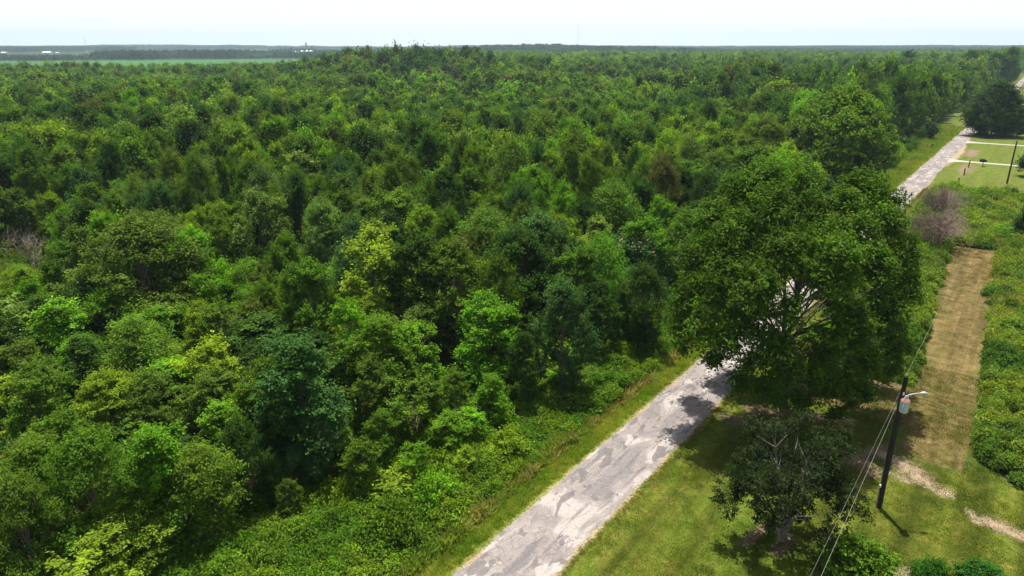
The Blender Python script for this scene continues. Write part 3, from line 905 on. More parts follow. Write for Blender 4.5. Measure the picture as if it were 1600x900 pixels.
# the great pecan over the road: boughs placed one by one (photo x, photo y, distance ahead, radius)
rng = np.random.default_rng(5)
PX0, PY0 = 24.2, 54.2
pl = [(1195, 285, 57, 2.2), (1240, 290, 55, 2.2), (1165, 300, 56, 2.3), (1215, 330, 52, 2.5), (1260, 335, 56, 2.3), (1350, 300, 57, 2.2),
      (1320, 325, 55, 2.2), (1385, 320, 57, 1.6), (1375, 350, 54, 2.2), (1330, 370, 52, 2.4), (1120, 345, 55, 2.2), (1155, 370, 52, 2.5),
      (1270, 385, 51, 2.5), (1225, 400, 49, 2.4), (1400, 395, 55, 2.1), (1360, 420, 51, 2.4), (1100, 410, 53, 2.2), (1140, 430, 50, 2.4),
      (1190, 450, 47.5, 2.2), (1300, 440, 48, 2.4), (1405, 450, 54, 1.9), (1375, 490, 51, 2.3), (1085, 470, 52, 2.1), (1115, 500, 49, 2.1),
      (1240, 490, 47, 1.5), (1320, 510, 47.5, 2.3), (1390, 535, 53, 1.8), (1345, 560, 50, 2.1), (1080, 515, 51, 1.4), (1150, 530, 47.5, 1.7),
      (1225, 560, 46.5, 2.0), (1270, 570, 47.5, 1.8), (1310, 590, 48.5, 1.6), (1345, 605, 50, 1.2), (1330, 628, 49.5, .85), (1290, 545, 50, 1.8),
      (1195, 600, 48.5, 1.1), (1095, 440, 57, 2.0), (1150, 400, 60, 2.4), (1250, 420, 60, 2.4), (1330, 430, 60, 2.4), (1390, 440, 59, 2.0),
      (1200, 480, 60, 1.5), (1300, 470, 62, 2.1), (1130, 470, 60, 1.8), (1420, 400, 56.5, 1.2), (1215, 612, 49.5, 1.3), (1165, 592, 50, 1.2), (1255, 618, 49.5, 1.2), (1290, 600, 49, 1.4), (1200, 535, 47, 1.3), (1180, 500, 48, 1.5), (1320, 400, 47.5, 1.8), (1180, 340, 60, 2.2), (1380, 575, 52, 1.4), (1120, 560, 50, 1.1), (1300, 640, 49, 1.0), (1150, 500, 61, 1.8), (1075, 540, 51, .8), (1170, 565, 48, .9)]
lobes = []
for (a, b, yy, r) in pl:
    q = spot_at(a, b, yy)
    lobes.append((q[0] - PX0, q[1] - PY0, q[2], r * .72))
C, Nn, lv, ly = grow_leaves(rng, lobes, 52, 44, .34, .15, .32, warm=.2, open_=.35, drop=.15)
crown = leaf_mesh('crown', C, Nn, .34, .15, lv, ly, M_LEAF, rng)
trunk = wood_mesh(rng, lobes, 20, .36, M_BARKD, 2, 3, .18, sides=9)
hero('pecan_tree', 'very large dark green pecan tree spreading over the road, its trunk beside the lawn', 'tree', (PX0, PY0), crown, trunk, (.078, .152, .012))

def lone(seed, name, label, loc, H, base, W, nl, prof, nsub, nleaf, L, Wd, sig, colour, bark=None, r0=None, nstem=1, twigs=2, **kw):
    rg = np.random.default_rng(seed)
    lb = make_lobes(rg, H, base, W, nl, prof)
    C, Nn, lv, ly = grow_leaves(rg, lb, nsub, nleaf, L, Wd, sig, **kw)
    cr = leaf_mesh('crown', C, Nn, L, Wd, lv, ly, M_LEAF, rg)
    tr = wood_mesh(rg, lb, H, r0 or H * .016, bark or M_BARKD, nstem, twigs)
    return hero(name, label, 'tree', loc, cr, tr, colour)

lone(21, 'oak_tree', 'wide bright green rounded tree at the wood edge left of the road, beyond the pecan', (71.0, 150), 20, 1.5, 18.3, 40, 'round', 40, 26, .62, .40, .5, (.120, .215, .012), warm=.25)
lone(22, 'oak_tree', 'big dark dense tree right of the far road, just beyond the upper gravel driveway', (169.5, 249), 17.5, .2, 17, 46, 'round', 36, 24, .62, .38, .62, (.056, .100, .024), warm=.25)
lone(23, 'yard_tree', 'small dark green tree on the grass to the right of the big dark tree', (176.5, 246), 6, 1.2, 5.5, 9, 'round', 18, 20, .5, .3, .4, (.055, .11, .02))
lone(24, 'yard_tree', 'dark green tree cut by the right edge of the photo beside the far utility pole', (126.5, 167), 8.5, 1.0, 7.5, 14, 'round', 26, 28, .42, .25, .4, (.040, .088, .016))
lone(25, 'shrub_tree', 'dark round bush on the left verge of the far road', (141.5, 239.5), 5.0, .2, 5.4, 9, 'round', 22, 24, .5, .3, .4, (.045, .10, .016))
lone(26, 'yard_tree', 'dark green small tree at the right edge among the weeds near the mown strip', (84.5, 110.5), 5.2, .3, 4.2, 9, 'round', 24, 28, .32, .2, .32, (.034, .078, .016))
lone(27, 'shrub_tree', 'dark bushy tree at the right edge below the far utility pole', (111, 139), 7, .3, 7, 12, 'round', 24, 28, .36, .22, .36, (.036, .080, .018))

# mimosa: layered plates with pink flower tufts
rg = np.random.default_rng(31)
mx, my = 17.4, 82.5
lb = []
for (a, b, yy, r) in [(930, 395, 84, 1.5), (965, 380, 85, 1.6), (1000, 388, 83, 1.7), (1030, 410, 82, 1.5), (920, 425, 82, 1.4), (955, 420, 80, 1.7), (990, 425, 79.5, 1.7),
                      (1025, 440, 80, 1.5), (940, 450, 80, 1.3), (975, 455, 78.5, 1.6), (1015, 465, 79, 1.4), (1045, 425, 84, 1.1), (985, 405, 86, 1.8), (950, 405, 86, 1.5)]:
    q = spot_at(a, b, yy); lb.append((q[0] - mx, q[1] - my, q[2], r))
C, Nn, lv, ly = grow_leaves(rg, lb, 34, 30, .40, .13, .42, squash=.34, open_=.3, warm=.08, drop=.2)
Nn = unit(Nn + np.array([0, 0, 1.2]))
cr = leaf_mesh('crown', C, Nn, .40, .13, lv, ly, M_LEAF, rg)
tr = wood_mesh(rg, lb, 10, .2, M_BARK, 2, 2)
mim = hero('mimosa_tree', 'flat layered mimosa tree with pink flower tufts, left of the pecan at the wood edge', 'tree', (mx, my), cr, tr, (.034, .112, .020))
m_pink = simple('pink_blossom', (.55, .34, .25), .9)
sel = np.argsort(-(C[:, 2] + rg.normal(0, .5, len(C))))[:900]
sel = sel[rg.random(len(sel)) < .28]
sel = sel[vnoise(C[sel, 0], C[sel, 1], 1.3, 8) > .35]
bl = leaf_mesh('blossom', C[sel] + np.array([0, 0, .12]), unit(rg.normal(size=(len(sel), 3)) + np.array([0, 0, 1.5])), .22, .17, np.ones(len(sel)), np.zeros(len(sel)), m_pink, rg)
link('blossom', bl, mim)

# small yard tree: upright grey stems, thin dark foliage
rg = np.random.default_rng(41)
yx, yy_ = 17.3, 36.6
lb = []
for k in range(84):
    a = rg.uniform(0, 6.28); q = math.sqrt(rg.uniform(0.02, 1)) * 3.5
    z = rg.uniform(2.6, 8.3 - .25 * q ** 1.25)
    lb.append((q * math.cos(a), q * math.sin(a) * .85, z, rg.uniform(.34, .58)))
lb += [(4.2, -.3, 3.2, .55), (4.7, -.4, 2.6, .35), (-4.0, .2, 3.6, .6), (-3.6, -.5, 2.9, .5)]
C, Nn, lv, ly = grow_leaves(rg, lb, 24, 17, .17, .10, .15, squash=1.8, open_=.8, warm=.14)
cr = leaf_mesh('crown', C, Nn, .17, .10, lv, ly, M_LEAF, rg)
mbw = MB()
for k in range(9):
    a = k * 2.399 + .3; lean = rg.uniform(.6, 2.1); topz = rg.uniform(6.3, 8.0) if k < 6 else rg.uniform(4, 5.5)
    if k >= 6: lean = 3.0
    pts_ = []; rr_ = []
    for i in range(8):
        u = i / 7
        pts_.append((math.cos(a) * lean * u ** 1.15 + rg.normal(0, .05), math.sin(a) * lean * u ** 1.15 + rg.normal(0, .05), (1.0 if u else -.1) * (u * (topz) if u else 1) ))
        rr_.append(.11 * (1 - u * .85))
    mbw.tube(pts_, rr_, 6)
    for j in range(9):
        i = int(rg.integers(2, 7)); p = np.array(pts_[i])
        d = np.array([math.cos(a) * .5, math.sin(a) * .5, 0]) + rg.normal(0, .6, 3); d[2] = abs(d[2]) + .35
        d = d / np.linalg.norm(d) * rg.uniform(.8, 2.0)
        mbw.tube([p, p + d * .55 + rg.normal(0, .05, 3), p + d], [.032, .02, .008], 4)
mbw.tube([(0, 0, -.2), (0, 0, .6), (.03, .02, 1.5)], [.24, .17, .14], 9)
yt = mbw.mesh('trunk', bark_mat('grey_bark', (.21, .185, .165)), True)
hero('yard_tree', 'small thinly leaved dark tree with grey stems on the lawn, left of utility pole', 'tree', (yx, yy_), cr, yt, (.030, .050, .015))

def bush_model(seed, H, W, nl, nsub, nleaf, L, Wd, sig, mat=None, **kw):
    rg = np.random.default_rng(seed)
    lb = []
    for i in range(nl):
        a = i * 2.4 + rg.normal(0, .3); q = math.sqrt((i + .3) / nl) * W * .34
        z = H * (.62 - .34 * (q / (W * .34)) ** 2) * rg.uniform(.8, 1.15)
        lb.append((q * math.cos(a), q * math.sin(a), z, H * rg.uniform(.26, .38)))
    C, Nn, lv, ly = grow_leaves(rg, lb, nsub, nleaf, L, Wd, sig, **kw)
    cr = leaf_mesh('foliage', C, Nn, L, Wd, lv, ly, mat or M_LEAF, rg)
    mb = MB()
    for (x, y, z, r) in lb: mb.tube([(x * .12, y * .12, -.05), (x * .6, y * .6, z * .55), (x, y, z)], [.035 * H / 2, .022 * H / 2, .008], 4)
    return cr, mb.mesh('stems', M_BARK), H, W
BUSH = {'rounded': bush_model(61, 2.2, 3.2, 12, 22, 26, .20, .12, .20),
        'loose': bush_model(62, 2.4, 3.4, 9, 18, 22, .22, .10, .24, open_=.6, drop=.3),
        'upright': bush_model(63, 2.8, 2.2, 9, 20, 24, .20, .11, .20),
        'spreading': bush_model(64, 1.7, 3.8, 14, 18, 24, .22, .13, .20)}
BUSHES = []
def place_bush(x, y, h, w, kind, colour, label=None, group=None, name='shrub', rz=None):
    rr = random.Random(int(x * 71 + y * 37))
    f, stm, H, W = BUSH[kind]
    root = empty(name, (x, y, terrain_pt(x, y) - .03), rr.uniform(0, 6.28) if rz is None else rz, (w / W, w / W, h / H))
    c = link('foliage', f, root); link('stems', stm, root)
    b = colour if hasattr(colour, '__len__') and not isinstance(colour, str) else TINT[colour]
    k = rr.uniform(.88, 1.12); c.color = (b[0] * k, b[1] * k, b[2] * k, 1)
    if label: set_prop(root, label, 'shrub', group)
    else: BUSHES.append((root, colour, kind)); root['group'] = group
    return root
x, y = spot(1330, 893); place_bush(x, y, 2.3, 3.7, 'rounded', (.10, .20, .012), 'large bright green bush on the lawn under the two wires, bottom of the photo')
x, y = spot(1452, 912); place_bush(x, y, 1.6, 2.2, 'spreading', (.055, .17, .020), 'green leafy bush on the lawn, left of the two at the bottom right')
x, y = spot(1532, 914); place_bush(x, y, 1.5, 2.7, 'spreading', (.050, .16, .024), 'green leafy bush on the lawn, right of the two at the bottom right')

# upright cedars at the left
def cedar(seed, x, y, h, w, label, colour):
    rg = np.random.default_rng(seed)
    lb = [(rg.normal(0, .05 * w), rg.normal(0, .05 * w), h * (.08 + .86 * i / 11), w * .5 * (1.05 - .8 * i / 11) * rg.uniform(.85, 1.15)) for i in range(12)]
    C, Nn, lv, ly = grow_leaves(rg, lb, 34, 24, .16, .07, .16, squash=1.1, warm=.12)
    cr = leaf_mesh('crown', C, Nn, .16, .07, lv, ly, M_LEAF, rg)
    tr = MB().tube([(0, 0, -.1), (0, 0, h * .5), (0, 0, h * .93)], [.11, .07, .02], 7).mesh('trunk', M_BARK)
    return hero('cedar_tree', label, 'tree', (x, y), cr, tr, colour)
for sd, (a, b, h, w), lab, cl in [(71, (80, 392, 6.5, 2.3), 'narrow dark cedar standing at the grassy gap on the left edge of the wood', (.045, .11, .022)),
                            (72, (199, 512, 5.2, 1.7), 'slim grey-green column of a cedar with a reddish top, in the left of the wood', (.055, .095, .045)),
                            (73, (222, 542, 3.6, 1.1), 'small slim grey-green cedar beside a taller one, in the left of the wood', (.058, .10, .05))]:
    x, y = spot(a, b, h); cedar(sd, x, y, h, w, lab, cl)

# bare and dead growth
def twig_model(seed, H, W, nstem, depth, mat, r0=.06, flat=.9):
    rg = np.random.default_rng(seed)
    mb = MB()
    def grow(p, d, L, r, lev):
        e = p + d * L
        m_ = p + d * L * .5 + rg.normal(0, .06 * L, 3)
        mb.tube([p, m_, e], [r, r * .8, r * .6], 4 if lev < 2 else 3, caps=False)
        if lev >= depth: return
        for k in range(3 if lev else 4):
            nd_ = d + rg.normal(0, .5, 3) + np.array([0, 0, .12]); nd_ /= np.linalg.norm(nd_)
            grow(p + d * L * rg.uniform(.4, 1.0), nd_, L * rg.uniform(.55, .82), r * .58, lev + 1)
    for k in range(nstem):
        a = rg.uniform(0, 6.28); sp = rg.uniform(.1, flat)
        d = np.array([math.cos(a) * sp * W / H, math.sin(a) * sp * W / H, 1.0]); d /= np.linalg.norm(d)
        grow(np.array([math.cos(a) * .15, math.sin(a) * .15, -.1]), d, H * .42, r0, 0)
    return mb.mesh('branches', mat)
def bare(name, label, x, y, me, sc=1.0, rz=0.0):
    root = empty(name, (x, y, terrain_pt(x, y)), rz, sc)
    set_prop(root, label, 'tree' if 'tree' in name else 'shrub')
    link('branches', me, root)
    return root
tw1 = twig_model(81, 7.5, 7.5, 24, 4, M_TWIG, .085)
x, y = spot(1455, 392); bare('dead_shrub', 'large bare mauve-brown dead shrub between the pecan and the mown strip', x, y, tw1)
x, y = spot(1470, 340); bare('dead_shrub', 'smaller bare mauve-brown dead shrub behind the large one, by the far road bend', x, y, twig_model(82, 7.0, 7.0, 18, 4, M_TWIG, .085), 1.0, 1.0)
tw2 = twig_model(83, 6.5, 4.5, 4, 4, M_BARKP, .07, .5)
tw3 = twig_model(84, 5.0, 4.0, 3, 4, M_BARKP, .06, .5)
for (a, b, me, sc, lab) in [(65, 440, tw2, 1.15, 'bare pale tree with grey branches below a yellow-green crown at the left edge'), (22, 415, tw3, 1.3, 'bare pale tree at the very left edge by the grassy gap'),
                       (290, 425, tw3, .9, 'leafless grey tree showing in a dark hollow left in the wood'), (298, 575, tw3, .75, 'small leafless pale tree among the low green growth on the left'),
                       (545, 600, tw2, .75, 'leafless brownish tree standing among bright green saplings, left of centre'), (590, 665, tw3, .6, 'low leafless tangle of branches left of the bright green tree near the scrub'),
                       (935, 420, tw3, 1.1, 'bare grey-brown tree behind the mimosa'), (800, 480, tw3, 1.0, 'bare grey branches below the dark tree, centre of the photo'), (565, 350, tw2, 1.2, 'tall dead snag showing pale branches behind the pointed yellow-green tree')]:
    x, y = spot(a, b); bare('bare_tree', lab, x, y, me, sc, a * .1)

# ------------------------------------------------------------------ undergrowth, weeds and grass (nobody could count it)
def clump(seed, n, R, H, L, W, up=.5, blades=False):
    rg = np.random.default_rng(seed)
    if blades:
        a = rg.uniform(0, 6.28, n); q = np.sqrt(rg.random(n)) * R
        base = np.stack([q * np.cos(a), q * np.sin(a), np.zeros(n)], -1)
        d = unit(rg.normal(0, .62, (n, 3)) + np.array([0, 0, .9])); hh_ = H * rg.uniform(.5, 1.15, n)
        side = unit(np.cross(d, rg.normal(size=(n, 3)))) * W * .5
        tip = base + d * hh_[:, None] + rg.normal(0, .12 * H, (n, 3)) * [1, 1, 0]
        midp = base + d * hh_[:, None] * .55
        V = np.stack([base - side, base + side, tip + side * .2, midp - side * .9], 1).reshape(-1, 3)
        me = mesh_np('clump', V, np.arange(4 * n).reshape(n, 4), M_LEAFI)
        add_attr(me, 'lv', np.repeat(rg.uniform(.65, 1.35, n), 4)); add_attr(me, 'ly', np.repeat(np.clip(rg.normal(.25, .3, n), 0, 1), 4))
    else:
        d = sph(rg, n); d[:, 2] = np.abs(d[:, 2])
        C = d * (R * rg.uniform(.35, 1.0, n) ** .6)[:, None] * np.array([1, 1, H / R])
        C = C + rg.normal(0, .05, (n, 3))
        Nn = unit(d * .5 + np.array([0, 0, up]) + rg.normal(0, .45, (n, 3)))
        v = rg.uniform(.7, 1.3, n); k = rg.integers(0, 6, n); v *= np.array([.8, 1, 1.1, .9, 1.2, 1.0])[k]
        me = leaf_mesh('clump', C, Nn, L, W, v, np.clip(rg.normal(.15, .25, n), 0, 1), M_LEAFI, rg)
    return source('clump', me)
brm = [clump(400 + i, 170, .75, .62, .21, .13) for i in range(4)] + [clump(410 + i, 150, .55, .95, .20, .09) for i in range(3)]
weeds = [clump(420 + i, 90, .38, .85, .03, .035, blades=True) for i in range(2)]
tufts = [clump(430 + i, 55, .26, .34, .03, .030, blades=True) for i in range(3)]
short = [clump(440 + i, 46, .30, .085, .03, .028, blades=True) for i in range(3)]
def tintv(n, base, jit=.2, a=None, b=None, mixv=None):
    c = np.array(base) * rng.uniform(1 - jit, 1 + jit, (n, 1)) * rng.uniform(.9, 1.1, (n, 3))
    return c
def scatter_region(name, n, s0, s1, t0, t1, test, srcs, smin, smax, col_a, col_b, mound, label, seed, dens_fade=None, kinds=None):
    rg = np.random.default_rng(seed)
    s = rg.uniform(s0, s1, n); t = rg.uniform(t0, t1, n)
    x, y = xy(s, t)
    ok = test(s, t, x, y)
    d = np.hypot(x, y)
    pxx = 800 + F_PX * x / (y * CT + CAM_H * ST)
    pyy = 450 + F_PX * (CAM_H * CT - y * ST) / (y * CT + CAM_H * ST)
    ok &= (pxx > -200) & (pxx < 1800) & (pyy < 1080) & (y > 20)
    ok &= rg.random(n) < np.clip(75 / d, 0, 1) ** .6
    s, t, x, y, d = s[ok], t[ok], x[ok], y[ok], d[ok]
    m_ = len(x)
    nz = fbm(x, y, 5.0, seed); nz2 = fbm(x, y, 2.0, seed + 3)
    z = terrain(x, y) + mound * np.clip(nz - .35, 0, 1) * rg.uniform(.2, 1.6, m_)
    sc = rg.uniform(smin, smax, m_) * (1 + np.clip((d - 75) / 75, 0, 1.6) * .6) * (.75 + .6 * nz2)
    k = np.clip((fbm(x, y, 4.0, seed + 9) - .32) / .36 + rg.normal(0, .18, m_), 0, 1)[:, None]
    col = (np.array(col_a) * (1 - k) + np.array(col_b) * k) * rg.uniform(.78, 1.25, (m_, 1)) * rg.uniform(.93, 1.07, (m_, 3))
    kk = rg.integers(0, len(srcs), m_)
    gn_scatter(name, np.stack([x, y, z - .04], -1), np.stack([sc, sc, sc * rg.uniform(.8, 1.25, m_)], -1), rg.uniform(0, 6.28, m_), col, srcs, kk, label)
    print(name, m_)
wv_ = lambda x, y: (fbm(x, y, 6.0, 1) - .5) * 2.2
scatter_region('undergrowth', 56000, -26, 230, -24, -4.6, lambda s, t, x, y: (t < -5.4 + wv_(x, y) * .45 + .8 * (s > 90) * 0 - np.clip((s - 95) / 30, 0, 1) * 4), brm, .55, 1.15, (.075, .170, .012), (.150, .240, .018), 2.0, 'tangled bright green brambles and vines between the wood and the verge', 501)
scatter_region('woodland_floor_growth', 64000, -26, 190, -120, -22, lambda s, t, x, y: (y < 165), brm, .8, 1.7, (.055, .120, .014), (.140, .190, .022), 1.6, 'low mixed green growth filling the gaps between the woodland trees', 502)
scatter_region('verge_grass', 34000, -26, 260, -7.2, -2.9, lambda s, t, x, y: (t > -5.3 + wv_(x, y) * .4 - np.clip((s - 95) / 30, 0, 1) * 5), tufts, .5, .95, (.150, .265, .024), (.330, .345, .070), 0, 'rough yellow-green grass on the verge left of the road', 503)
scatter_region('verge_weeds', 2600, -6, 130, -7.0, -4.4, lambda s, t, x, y: t > -6.6, weeds, .5, 1.0, (.17, .24, .04), (.33, .27, .12), 0, 'tall tan and green weeds along the ditch left of the road', 504)
scatter_region('roadside_fringe', 2200, -20, 150, 2.6, 3.3, lambda s, t, x, y: (t < 3.1 + .25 * wv_(x, y)), tufts, .25, .6, (.30, .23, .10), (.19, .20, .04), 0, 'thin dry grass along the right edge of the road', 505)
def r_scrub(s, t, x, y):
    w_ = wv_(x, y) * 1.7
    a = (t > 4.8 + np.clip((s - 60) / 40, 0, 1) * .5) & (t < strip_l(s) - .2 + w_ * .25) & (s > 44.2 - (t - 8) * .25 + w_ * .6) & (s < 150)
    b = (s > 101.7 + w_ * .4) & (s < 150.5 + w_) & (t > 5.4)
    c_ = (t > strip_r(s) + w_ * .3 + .2) & (s > 30.5 + np.clip(23 - t, -6, 3)) & (s < 150)
    return a | b | c_
scatter_region('scrub_weeds', 30000, 28, 152, 4.5, 62, r_scrub, brm, .6, 1.25, (.065, .140, .016), (.190, .255, .028), 1.8, 'green and yellowish weeds and vines around the mown strip', 506)
scatter_region('scrub_tall_grass', 17000, 40, 152, 4.5, 60, r_scrub, weeds + tufts, .6, 1.1, (.18, .24, .04), (.34, .27, .12), .6, 'tan and green tall grass mixed in the weeds right of the road', 507)
scatter_region('lawn_grass', 90000, -6, 48, 2.9, 40, lambda s, t, x, y: (y > 26) & ~r_scrub(s, t, x, y), short, .6, 1.2, (.062, .108, .010), (.145, .155, .020), 0, 'short mown green lawn grass on the right of the road', 508)
scatter_region('hillside_grass', 6500, 110, 300, -16, -3, lambda s, t, x, y: t > -13.5, tufts, .8, 1.6, (.16, .27, .03), (.30, .30, .06), 0, 'sunlit yellow-green grass between the far road and the wood', 509)
scatter_region('strip_stubble', 14000, 33, 101, 8, 21, lambda s, t, x, y: (t > strip_l(s) * (s > 44) + 8 * (s <= 44)) & (t < strip_r(s)), short, .5, 1.0, (.115, .095, .022), (.20, .135, .058), 0, 'short tan and olive stubble on the mown strip', 510)
# white flower heads in the weeds
rg = np.random.default_rng(9)
fx = []
for (a, b) in ((1512, 308), (1516, 314), (1505, 312), (1498, 330), (1503, 333), (1492, 328), (1508, 325)):
    p = spot(a, b, 1.1)
    for k in range(7): fx.append((p[0] + rg.normal(0, .35), p[1] + rg.normal(0, .35), 1.15 + rg.normal(0, .15)))
fx = np.array(fx)
m_white = simple('white_petals', (.75, .74, .66), .8)
fl = leaf_mesh('flower_heads', fx, unit(rg.normal(0, .3, (len(fx), 3)) + [0, 0, 1]), .34, .3, np.ones(len(fx)), np.zeros(len(fx)), m_white, rg)
set_prop(link('white_flowers', fl), 'white flower heads in the weeds beyond the dead shrub', None, None, 'stuff')

# single bushes in the scrub
def try_bush(n, s0, s1, t0, t1, hs, cols, group, test, seed, minh=1.0, rad=3.0):
    rg = random.Random(seed); got = []
    for _ in range(n * 30):
        if len(got) >= n: break
        s = rg.uniform(s0, s1); t = rg.uniform(t0, t1); x, y = xy(s, t)
        p = proj(x, y, 1)
        if not (5 < p[0] < 1595 and 60 < p[1] < 890): continue
        if not test(s, t, x, y): continue
        if any((x - a) ** 2 + (y - b) ** 2 < rad * rad for a, b in got): continue
        got.append((x, y)); h = rg.uniform(*hs)
        place_bush(x, y, h, h * rg.uniform(1.0, 1.6), rg.choice(list(BUSH)), rg.choice(cols), None, group)
try_bush(34, -2, 100, -14, -7.5, (1.2, 2.8), ['bright green', 'mid green', 'yellow-green', 'olive green'], 'bushes in the scrub left of the road', lambda s, t, x, y: True, 3)
try_bush(36, 33, 150, 5.5, 50, (1.2, 2.6), ['bright green', 'mid green', 'yellow-green', 'dark green', 'olive green'], 'bushes in the weeds right of the road', lambda s, t, x, y: bool(r_scrub(np.array([s]), np.array([t]), np.array([x]), np.array([y]))[0]) and not (t > strip_l(s) - 2 and t < strip_r(s) + 1.5 and s < 103), 4, rad=4)
try_bush(16, 120, 260, -15, -10.5, (1.8, 3.6), ['mid green', 'olive green', 'dark green'], 'bushes along the wood edge of the far road', lambda s, t, x, y: True, 6, rad=6)

# ------------------------------------------------------------------ power line
m_pole = bark_mat('creosoted_wood', (.040, .030, .028))
m_steel = simple('galvanised_grey', (.50, .55, .58), .45, .3, .4)
m_can = simple('pale_grey_enamel', (.52, .60, .62), .4, 0, .5, 3, .08)
m_rust = simple('faded_red_cap', (.36, .15, .12), .6)
m_porc = simple('white_porcelain', (.75, .74, .70), .3)
m_black = simple('black_rubber', (.02, .02, .022), .6)
m_alu = simple('aluminium_cable', (.30, .31, .29), .6, .1)
PBX, PBY = 25.25, 40.0
PH = 9.95
up_ = empty('utility_pole', (PBX, PBY, 0))
set_prop(up_, 'dark wooden utility pole with a grey transformer and lamp arm, standing on the lawn', 'utility pole', 'utility poles')
mb = MB(); mb.tube([(0, 0, -.3), (0, 0, 4), (.02, 0, 8), (.05, 0, PH)], [.19, .17, .145, .12], 14); mb.tube([(.05, 0, PH), (.05, 0, PH + .07)], [.12, .02], 14)
mb.build('pole', m_pole, up_, True)
mb = MB()
mb.lathe(.05, -.42, [(7.62, .20), (7.66, .25), (7.72, .262), (8.38, .262), (8.42, .275), (8.46, .275)], 20)
for a in (0.8, 2.3, 3.9, 5.4): mb.box(.05 + .265 * math.cos(a), -.42 + .265 * math.sin(a), 8.05, .03, .03, .5, a)
tf = mb.build('transformer', m_can, up_, True)
MB().lathe(.05, -.42, [(8.462, .265), (8.54, .24), (8.60, .12), (8.61, .02)], 20).build('lid', m_rust, tf, True)
for dx, dy in ((-.11, -.06), (.13, .04)):
    mb = MB(); z = 8.56
    mb.lathe(.05 + dx, -.42 + dy, [(8.56, .045), (8.62, .06), (8.64, .035), (8.70, .055), (8.72, .03), (8.80, .045), (8.84, .02)], 10).build('bushing', m_porc, tf, True)
MB().box(0, -.17, 8.3, .12, .12, .10).box(0, -.17, 7.85, .12, .12, .10).build('mounting_bracket', m_steel, up_)
mb = MB(); mb.lathe(-.02, -.20, [(8.72, .03), (8.80, .06), (8.9, .06), (8.96, .03)], 10)
mb.build('cutout_insulator', m_porc, up_, True)
mb = MB(); mb.lathe(.05, 0, [(PH + .05, .025), (PH + .1, .06), (PH + .14, .04), (PH + .19, .06), (PH + .24, .03)], 10)
mb.build('pin_insulator', m_porc, up_, True)
lm = MB().tube([(.12, -.05, 8.55), (.45, -.10, 8.72), (.85, -.14, 8.84), (1.12, -.16, 8.86)], [.026] * 4, 8).build('lamp_arm', m_steel, up_, True)
hd = MB().tube([(1.02, -.155, 8.85), (1.18, -.16, 8.87), (1.34, -.17, 8.865), (1.50, -.18, 8.84), (1.58, -.185, 8.82)], [.04, .09, .115, .10, .03], 12).build('lamp_head', m_steel, up_, True)
MB().lathe(1.36, -.17, [(8.70, .02), (8.71, .07), (8.75, .09), (8.79, .09)], 12).build('lens', simple('milky_glass', (.62, .70, .74), .2), hd, True)
MB().lathe(1.46, -.18, [(8.93, .035), (9.02, .035), (9.03, .01)], 8).build('photocell', m_black, hd, True)
MB().box(.30, -.08, 8.45, .16, .14, .36).build('control_box', simple('pale_blue_grey_box', (.45, .52, .62), .5), up_)
mb = MB().box(-.20, -.05, 1.75, .16, .12, .20, .4); mb.build('meter_tag', m_porc, up_)
MB().tube([(0, 0, 1.45), (0, 0, 1.60)], [.182, .182], 14).build('pole_band', m_black, up_, True)
MB().tube([(.15, -.1, 0), (.15, -.1, 7.7)], [.012, .012], 5).build('ground_wire', m_black, up_)

x2, y2 = spot(1573, 288)
up2 = empty('utility_pole', (x2, y2, 0)); set_prop(up2, 'bare dark utility pole on the mown grass far down the road at the right edge', 'utility pole', 'utility poles')
mb = MB(); mb.tube([(0, 0, -.3), (0, 0, 5), (0, 0, 9.9)], [.20, .17, .13], 12); mb.build('pole', m_pole, up2, True)
MB().lathe(0, 0, [(9.9, .03), (9.98, .07), (10.05, .04), (10.1, .07), (10.18, .02)], 8).build('pin_insulator', m_porc, up2, True)
up3 = empty('utility_pole', (-8.5, -5, 0))
def wire(a, b, sag, r, name, mat, label, n=40):
    a = np.array(a, float); b = np.array(b, float); ptsw = []
    for i in range(n + 1):
        u = i / n; p = a + (b - a) * u; p[2] -= sag * 4 * u * (1 - u); ptsw.append(p)
    o = MB().tube(ptsw, [r] * (n + 1), 5).build(name, mat, None, True)
    set_prop(o, label, 'power line')
bpy.data.objects.remove(up3)
wire((PBX + .05, PBY, PH + .25), (x2, y2, 10.15), 1.6, .0055, 'power_line', m_alu, 'thin pale wire running from the pole top along the mown strip to the far pole', 60)
wire((PBX - .17, PBY, 8.85), (-7.9, -4, 11.0), .2, .0042, 'power_line', m_alu, 'thinner pale wire of the two dropping past the small yard tree, the left one')
wire((PBX - .20, PBY - .02, 7.96), (-7.9, -4.1, 7.2), .2, .0075, 'power_line', m_alu, 'thicker white cable of the two dropping past the small yard tree, the right one')
wire((PBX + .35, PBY - .08, 8.55), (52, 33.0, 4.5), .9, .013, 'power_line', m_black, 'thin dark service cable sagging from the lamp down to the right')

